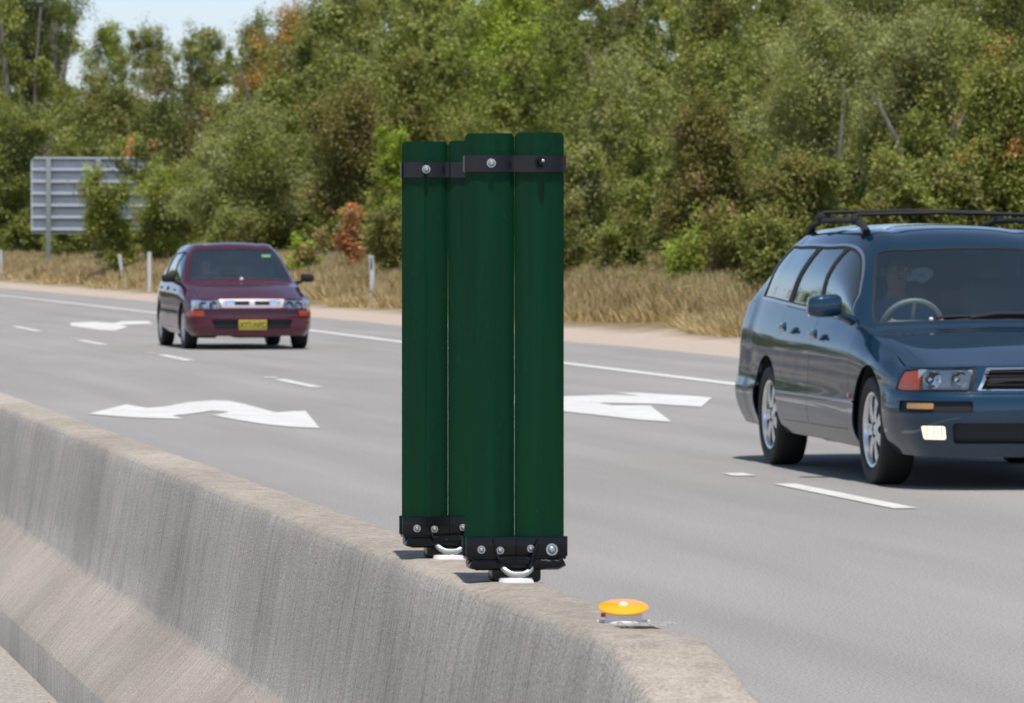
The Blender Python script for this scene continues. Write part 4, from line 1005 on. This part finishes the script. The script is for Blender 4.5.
def tree(name, label, px, u, wpx, ytop, kind, ybot=None, n=60, per=260, shape='round', accent=None, cat='tree', leaf=.11, trunk=True, gap=0, group=None):
    u, v, z = PU(px, u); s = FP / z; base = gh(u); W = wpx / s; Ht = CH + (HY - ytop) / s - base
    Hb = (CH + (HY - ybot) / s - base) if ybot is not None else .15 * Ht
    if shape == 'bush' and Hb > -.2 and Hb < 1.6: Hb = .05
    t = empty(name, (u, v, base), 0, label, cat, group)
    lobes = []; rx = W / 2; ch = Ht - Hb
    nl = {'round': 26, 'tall': 18, 'umbrella': 7, 'bush': 9}[shape]
    for i in range(nl):
        a = rng.random() * 6.28; f = (i + rng.random()) / nl
        if shape == 'umbrella': q = rng.random() ** .5; c = (math.cos(a) * rx * q * .75, math.sin(a) * rx * q * .7, Hb + ch * (.30 + .6 * rng.random())); k = .24 + .16 * rng.random(); r = (rx * k * 1.2, rx * k * 1.2, ch * k * .8)
        elif shape == 'tall': k = .30 + .2 * rng.random(); c = (math.cos(a) * rx * .5, math.sin(a) * rx * .4, Hb + ch * f); r = (rx * k * 1.25, rx * k * 1.2, ch * .11)
        else:
            wd = .8 if shape == 'bush' else (math.sin(min(1, max(0, .10 + .86 * f)) * math.pi)) ** .6; q = .15 + .75 * rng.random(); k = .16 + .16 * rng.random()
            c = (math.cos(a) * rx * q * wd, math.sin(a) * rx * q * wd, Hb + ch * (.04 + .90 * f)); r = (rx * k * 1.1, rx * k * 1.1, min(ch * .17, rx * k * 2.3))
        lobes.append(((c[0], c[1], min(c[2], Ht - r[2] * .8)), r))
    if shape != 'umbrella': lobes.append(((0, 0, Hb + ch * .42), (rx * .55, rx * .5, ch * .40)))
    rc = max(.28, min(1.1, (W + ch) * .085)); leaf = leaf * max(.6, min(1.6, 30 / s))
    cc, p, nn, sz_, var = crown_leaves(lobes, n, rc, per, leaf)
    asp = .34 if name in ('gum_tree', 'willow_tree', 'she_oak') else .5
    if accent:
        k = rng.random(len(cc)) < accent[1]; kk = np.repeat(k, per); quads('accent_foliage', p[kk], nn[kk], sz_[kk], asp, var[kk], L[accent[0]], t)
        p, nn, sz_, var = p[~kk], nn[~kk], sz_[~kk], var[~kk]
    quads('foliage', p, nn, sz_, asp, var, L[kind], t)
    if trunk:
        bm = bmesh.new(); r0 = max(.05, Ht * .014)
        stems = 1 if shape in ('tall', 'umbrella') else 3
        tops = []
        for q in range(stems):
            tx, ty = (rng.random() - .5) * rx * .6, (rng.random() - .5) * rx * .6; b0 = ((q - (stems - 1) / 2) * .25, 0, -.3)
            m_ = (b0[0] * .8 + tx * .4 + rng.normal() * .12, ty * .4, Ht * .40); e_ = (tx, ty, Ht * .78)
            tube(bm, [b0, m_, e_], [r0, r0 * .7, r0 * .25], 7); tops.append((b0, m_, e_))
        if name in ('gum_tree', 'willow_tree') and Hb > 1.2:
            for q in range(3):
                x0 = (rng.random() - .5) * rx * .5; x1 = x0 + rng.normal() * rx * .45; yf = -rx * (.70 + .3 * rng.random()); rr_ = max(.035, .0016 * z / 2.2) * (.8 + .5 * rng.random())
                tube(bm, [(x0, yf * .4, -.3), (x0 * .8 + x1 * .2 + rng.normal() * .1, yf * .8, Hb * .8), (x0 * .4 + x1 * .6, yf, Hb + ch * .28), (x1, yf, Hb + ch * (.45 + .2 * rng.random()))], [rr_, rr_ * .85, rr_ * .6, rr_ * .25], 6)
        for c in cc[::3]:
            b0, m_, e_ = tops[int(rng.integers(stems))]; f = rng.random() * .8; st_ = Vector(m_).lerp(Vector(e_), f)
            c = Vector(c); mid = st_.lerp(c, .5) + Vector((0, 0, -.15)); tube(bm, [st_, mid, c], [r0 * .35, r0 * .22, r0 * .08], 5, False)
        from_bm('trunk', bm, M['bark'], t)
    return t
T = tree
# back row and named trees, left to right (px, distance off the road u, width px, top row, colour)
T('gum_tree', 'tall dark gum tree with pale trunk at the far left', 22, 27, 105, -50, 'mid', 110, 130, 300, 'tall', ('dark', .45), leaf=.13)
T('gum_tree', 'dark gum branch crown reaching into the sky at upper left', 50, 31, 66, -25, 'dark', 70, 52, 240, 'round', leaf=.12)
T('gum_tree', 'slim spreading gum left of centre against the sky', 108, 40, 60, 26, 'mid', 96, 34, 240, 'round', ('bright', .25), leaf=.13, trunk=False)
T('gum_tree', 'gum with knobbly pointed crown in the middle of the skyline gap', 150, 41, 70, 28, 'mid', 92, 36, 240, 'round', ('olive', .3), leaf=.13, trunk=False)
T('gum_tree', 'flat topped gum with sky showing under its crown', 205, 40, 90, 31, 'mid', 92, 42, 240, 'round', ('grey', .3), leaf=.13, trunk=False)
T('gum_tree', 'round olive tree rising left of the orange tinted tree', 262, 38, 70, 20, 'mid', 150, 70, 280, 'round', ('olive', .4), leaf=.12)
T('gum_tree', 'tall tree with orange tinted new leaves', 290, 32, 95, 8, 'olive', 170, 110, 300, 'round', ('orange', .45))
T('gum_tree', 'tall mid green tree above the dark paddle at left', 345, 33, 110, -25, 'mid', 150, 130, 300, 'round', ('grey', .35))
T('gum_tree', 'grey green tall tree rising behind the paddles', 420, 34, 110, -30, 'dark', 140, 120, 300, 'round', ('grey', .4))
T('broadleaf_tree', 'bright lime green tree directly above the paddles', 505, 27, 120, -12, 'bright', 140, 130, 320, 'round', ('mid', .25))
T('gum_tree', 'dark slender tree with sky peeping through its top', 600, 32, 90, -14, 'dark', 100, 60, 260, 'tall', ('brown', .3))
T('willow_tree', 'grey green feathery tree right of the paddles', 625, 25, 120, 55, 'grey', 235, 150, 340, 'round', ('mid', .3))
T('olive_tree', 'dark olive tree between the two grey green trees', 712, 29, 90, -15, 'olive', 150, 100, 320, 'tall', ('dark', .5))
T('willow_tree', 'large silvery green tree with slanting trunks above the wagon', 825, 23, 150, 12, 'grey', 195, 190, 380, 'round', ('mid', .3))
T('willow_tree', 'silvery green tree leaning over the wagon roof', 915, 24, 140, 18, 'grey', 190, 170, 380, 'round', ('olive', .3))
T('gum_tree', 'dark tree top behind the silvery trees at upper right', 880, 34, 150, -40, 'dark', 90, 110, 300, 'round', ('brown', .15))
T('broadleaf_tree', 'green tree sprinkled with orange leaves at the right edge', 995, 22, 110, 75, 'mid', 225, 150, 380, 'round', ('orange', .10))
T('gum_tree', 'olive tree in the top right corner', 1000, 30, 120, -40, 'olive', 120, 110, 300, 'round', ('dark', .5))
# middle storey
T('bushy_tree', 'dark bushy tree beside the sign at far left', 12, 23, 95, 105, 'mid', 245, 110, 300, 'round', ('dark', .5))
T('bushy_tree', 'shadowy olive tree rising behind the road sign', 115, 26, 110, 85, 'olive', 245, 130, 300, 'round', ('dark', .6))
T('she_oak', 'narrow dark pointed tree behind the maroon car', 176, 25, 65, 70, 'dark', 240, 90, 280, 'tall', ('brown', .2))
T('willow_tree', 'broad soft green tree above the maroon car', 245, 21, 125, 118, 'mid', 250, 190, 360, 'round', ('grey', .45))
T('willow_tree', 'yellow green bush left of the soft green tree', 172, 20.5, 85, 165, 'mid', 262, 100, 300, 'round', ('bright', .2))
T('olive_tree', 'brown olive tree left of the paddles', 345, 22, 95, 85, 'olive', 225, 150, 340, 'round', ('brown', .12))
T('broadleaf_tree', 'dense green tree behind the lime tuft', 400, 25, 95, 60, 'mid', 200, 120, 320, 'round', ('olive', .4))
T('bushy_tree', 'olive green bush behind the two paddles', 470, 21, 120, 120, 'mid', 262, 120, 300, 'round', ('olive', .4))
T('bushy_tree', 'grey green understorey tree right of the near paddle', 580, 20.5, 75, 150, 'mid', 268, 120, 340, 'round', ('grey', .5))
T('olive_tree', 'brown twiggy tree left of the wagon', 705, 21, 95, 105, 'olive', 255, 170, 340, 'round', ('brown', .12))
T('bushy_tree', 'olive bush rising behind the wagon windows', 800, 20, 110, 160, 'olive', 255, 150, 340, 'round', ('mid', .4))
T('bushy_tree', 'yellow green bush seen over the wagon roof', 910, 20, 130, 165, 'olive', 250, 150, 340, 'round', ('mid', .5))
# shrubs by the grass
SH = dict(cat='shrub', trunk=False)
T('shrub', 'rounded green bush in front of the road sign', 108, 17.6, 62, 176, 'mid', 258, 90, 280, 'bush', ('bright', .15), **SH)
T('shrub', 'reddish dead bush poking above the sign', 140, 22.5, 45, 140, 'rust', 185, 14, 130, 'bush', ('brown', .4), **SH)
T('shrub', 'dark shrub at the foot of the road sign', 70, 21, 75, 225, 'mid', 268, 40, 260, 'bush', ('dark', .5), **SH)
T('shrub', 'small lime green tuft beside the left paddle', 392, 19.8, 50, 128, 'bright', 205, 40, 240, 'bush', ('mid', .3), **SH)
T('shrub', 'rust red bush between the maroon car and paddles', 345, 19.3, 42, 206, 'rust', 240, 26, 180, 'bush', ('brown', .5), **SH)
T('shrub', 'yellow flowering bush at the maroon car windscreen', 306, 18.6, 48, 236, 'bright', 280, 34, 160, 'bush', ('brown', .5), **SH)
T('shrub', 'olive bush at the maroon car roof left', 225, 19.6, 90, 215, 'mid', 275, 60, 260, 'bush', ('olive', .5), **SH)
T('shrub', 'small rounded bright green bush in the dry grass', 687, 18.6, 44, 234, 'bright', 284, 46, 240, 'bush', ('mid', .5), **SH)
T('shrub', 'brown twiggy low bush right of the near paddle', 620, 19.6, 75, 215, 'olive', 278, 60, 260, 'bush', ('mid', .5), **SH)
T('shrub', 'light green weedy bush left of the wagon', 728, 19.2, 60, 205, 'mid', 285, 56, 260, 'bush', ('brown', .4), **SH)
T('shrub', 'green weedy bush touching the wagon tailgate', 765, 18.2, 55, 215, 'olive', 300, 56, 260, 'bush', ('mid', .5), **SH)
T('shrub', 'olive bush at the left paddle foot of the trees', 385, 18.8, 55, 200, 'olive', 270, 50, 260, 'bush', ('mid', .4), **SH)
T('shrub', 'dark low bush behind the paddles gap', 555, 19.5, 90, 205, 'olive', 275, 70, 260, 'bush', ('dark', .4), **SH)
# far-off wood closing every gap: one mass
def wood(name, spots, leaf, per=420):
    Cs = []; Ps = []; Ns = []; Ss = []; Vs_ = []
    for (x, y, w_, h0, h1) in spots:
        b = gh(x); cc, p, nn, s_, var = crown_leaves([((x, y, b + h0 + (h1 - h0) * .35), (w_ * .5, w_ * .5, (h1 - h0) * .42)), ((x + rng.normal() * w_ * .2, y, b + h0 + (h1 - h0) * .72), (w_ * .38, w_ * .38, (h1 - h0) * .28))], 20, w_ * .17, per // 2, leaf)
        Ps.append(p); Ns.append(nn); Ss.append(s_ * min(1.3, max(.42, math.hypot(x, y) / 200))); Vs_.append(np.clip(var * .8 + (rng.random() - .5) * .3, 0, 1))
    return quads(name, np.concatenate(Ps), np.concatenate(Ns), np.concatenate(Ss), .55, np.concatenate(Vs_), L['mid'] if 'far' not in name else L['dark'])
topy = [(-60, -50), (40, -40), (70, 58), (90, 68), (130, 74), (170, 74), (200, 78), (235, 62), (265, 30), (330, -45), (570, -60), (595, -10), (640, -10), (665, -50), (1100, -70)]
spots = []
for px in list(np.arange(-210, -50, 24)) + list(np.arange(-50, 1090, 17)) + list(np.arange(1090, 1500, 22)):
    for ud in (27, 36, 46):
        u = ud + rng.normal() * 2; x, y, z = PU(px + rng.normal() * 8, u); s = FP / z; ty = np.interp(px, [a for a, _ in topy], [b for _, b in topy]) + (abs(rng.normal()) * 10 if ud > 30 else 40 + 40 * rng.random())
        if ud == 27: k_ = PU(px + rng.normal() * 5, 22.6 + rng.random()); spots.append((k_[0], k_[1], 1.9, -.3, 1.6 + 1.6 * rng.random()))
        h1 = CH + (HY - ty) / s - gh(u); spots.append((x, y, 62 / s + 1.2, .0, max(2.0, h1)))
tag(wood('woodland', spots, .17, 640), 'dense mixed bushland filling the gaps behind the roadside trees', 'woodland', kind='stuff')
spots = [(-15 - 4 * rng.random(), 12 + 5 * i, 8, .0, 7 + 3.5 * rng.random()) for i in range(60)] + [(-70 + 6.5 * i, -110 + 6 * rng.random(), 10, .3, 16 + 6 * rng.random()) for i in range(24)]  # out of view: rows left and across the road behind, added for dark reflections
tag(wood('far_unseen_wood', spots, .30, 300), 'dark wood out of view left of and behind the camera, added for reflections', 'woodland', kind='stuff')
# dry grass on the bank
def grass():
    n = 380000; px = rng.random(n) * 1420 - 130; u = 16.15 + 6.2 * rng.random(n) ** 1.25
    dx = (px - 512) / FP; z = u / (dx * math.cos(PHI) + math.sin(PHI)); v = z * (-dx * math.sin(PHI) + math.cos(PHI))
    cl = np.array([mn.noise(Vector((a * .9, b * .25, 0))) for a, b in zip(u[:n], v[:n])])
    keep = (rng.random(n) < .62 + cl * .8) & (u > 16.15 + .5 * np.sin(v * .33) * .8 + .35)
    for pp_, pu_ in ((149.5, 18.3), (122, 18.3), (371, 18.9), (1, 18.8)): keep &= ~((abs(px - pp_) < 5) & (u < pu_))
    u, v, z, cl = u[keep], v[keep], z[keep], cl[keep]; n = len(u)
    ghv = np.interp(u, [p[0] for p in UPROF], [p[1] for p in UPROF])
    h = (.18 + .30 * rng.random(n) + .22 * np.maximum(cl, 0)) * np.clip((u - 15.7) / 1.6, .35, 1.25); w_ = .007 + .010 * rng.random(n); w_ *= np.clip(z / 90, .9, 2.2)
    a = rng.random(n) * 6.28; d = np.stack([np.cos(a), np.sin(a), np.zeros(n)], 1) * w_[:, None]
    base = np.stack([u, v, ghv - .04], 1); tip = base + np.stack([rng.normal(size=n) * .13, rng.normal(size=n) * .13, h + .04], 1); mid = (base + tip) / 2 + np.stack([np.zeros(n), np.zeros(n), h * .12], 1)
    V = np.stack([base - d, base + d, mid + d * .8, tip, mid - d * .8], 1).reshape(-1, 3)
    me = bpy.data.meshes.new('dry_grass'); me.vertices.add(5 * n); me.vertices.foreach_set('co', V.ravel().astype(np.float32)); me.loops.add(5 * n); me.loops.foreach_set('vertex_index', np.arange(5 * n, dtype=np.int32))
    me.polygons.add(n); me.polygons.foreach_set('loop_start', np.arange(0, 5 * n, 5, dtype=np.int32)); me.update(calc_edges=True)
    at = me.attributes.new('var', 'FLOAT', 'FACE'); at.data.foreach_set('value', np.clip(.45 + cl * .6 + .3 * (rng.random(n) - .5), 0, 1).astype(np.float32)); me.materials.append(L['straw'])
    o = bpy.data.objects.new('dry_grass', me); C.objects.link(o); tag(o, 'tall dry straw coloured grass along the far roadside bank', 'grass', kind='stuff')
    # green and brown weeds mixed in
    m_ = 1900; px = rng.random(m_) * 1420 - 130; u = 17.6 + 4.6 * rng.random(m_) ** .7; dx = (px - 512) / FP; z = u / (dx * math.cos(PHI) + math.sin(PHI)); v = z * (-dx * math.sin(PHI) + math.cos(PHI))
    c = np.stack([u, v, np.interp(u, [p[0] for p in UPROF], [p[1] for p in UPROF]) + .22], 1); per = 60
    dd = rng.normal(size=(m_, per, 3)) * np.array([.22, .22, .17]); p = (c[:, None] + dd).reshape(-1, 3)
    quads('weeds', p, rng.normal(size=p.shape) + np.array([0, 0, .7]), .06 + .05 * rng.random(len(p)), .4, np.clip(np.repeat(rng.random(m_), per) * .8 + .1, 0, 1), L['olive'])
    tag(bpy.data.objects['weeds'], 'low brownish weeds growing among the dry grass', 'weeds', kind='stuff')
grass()
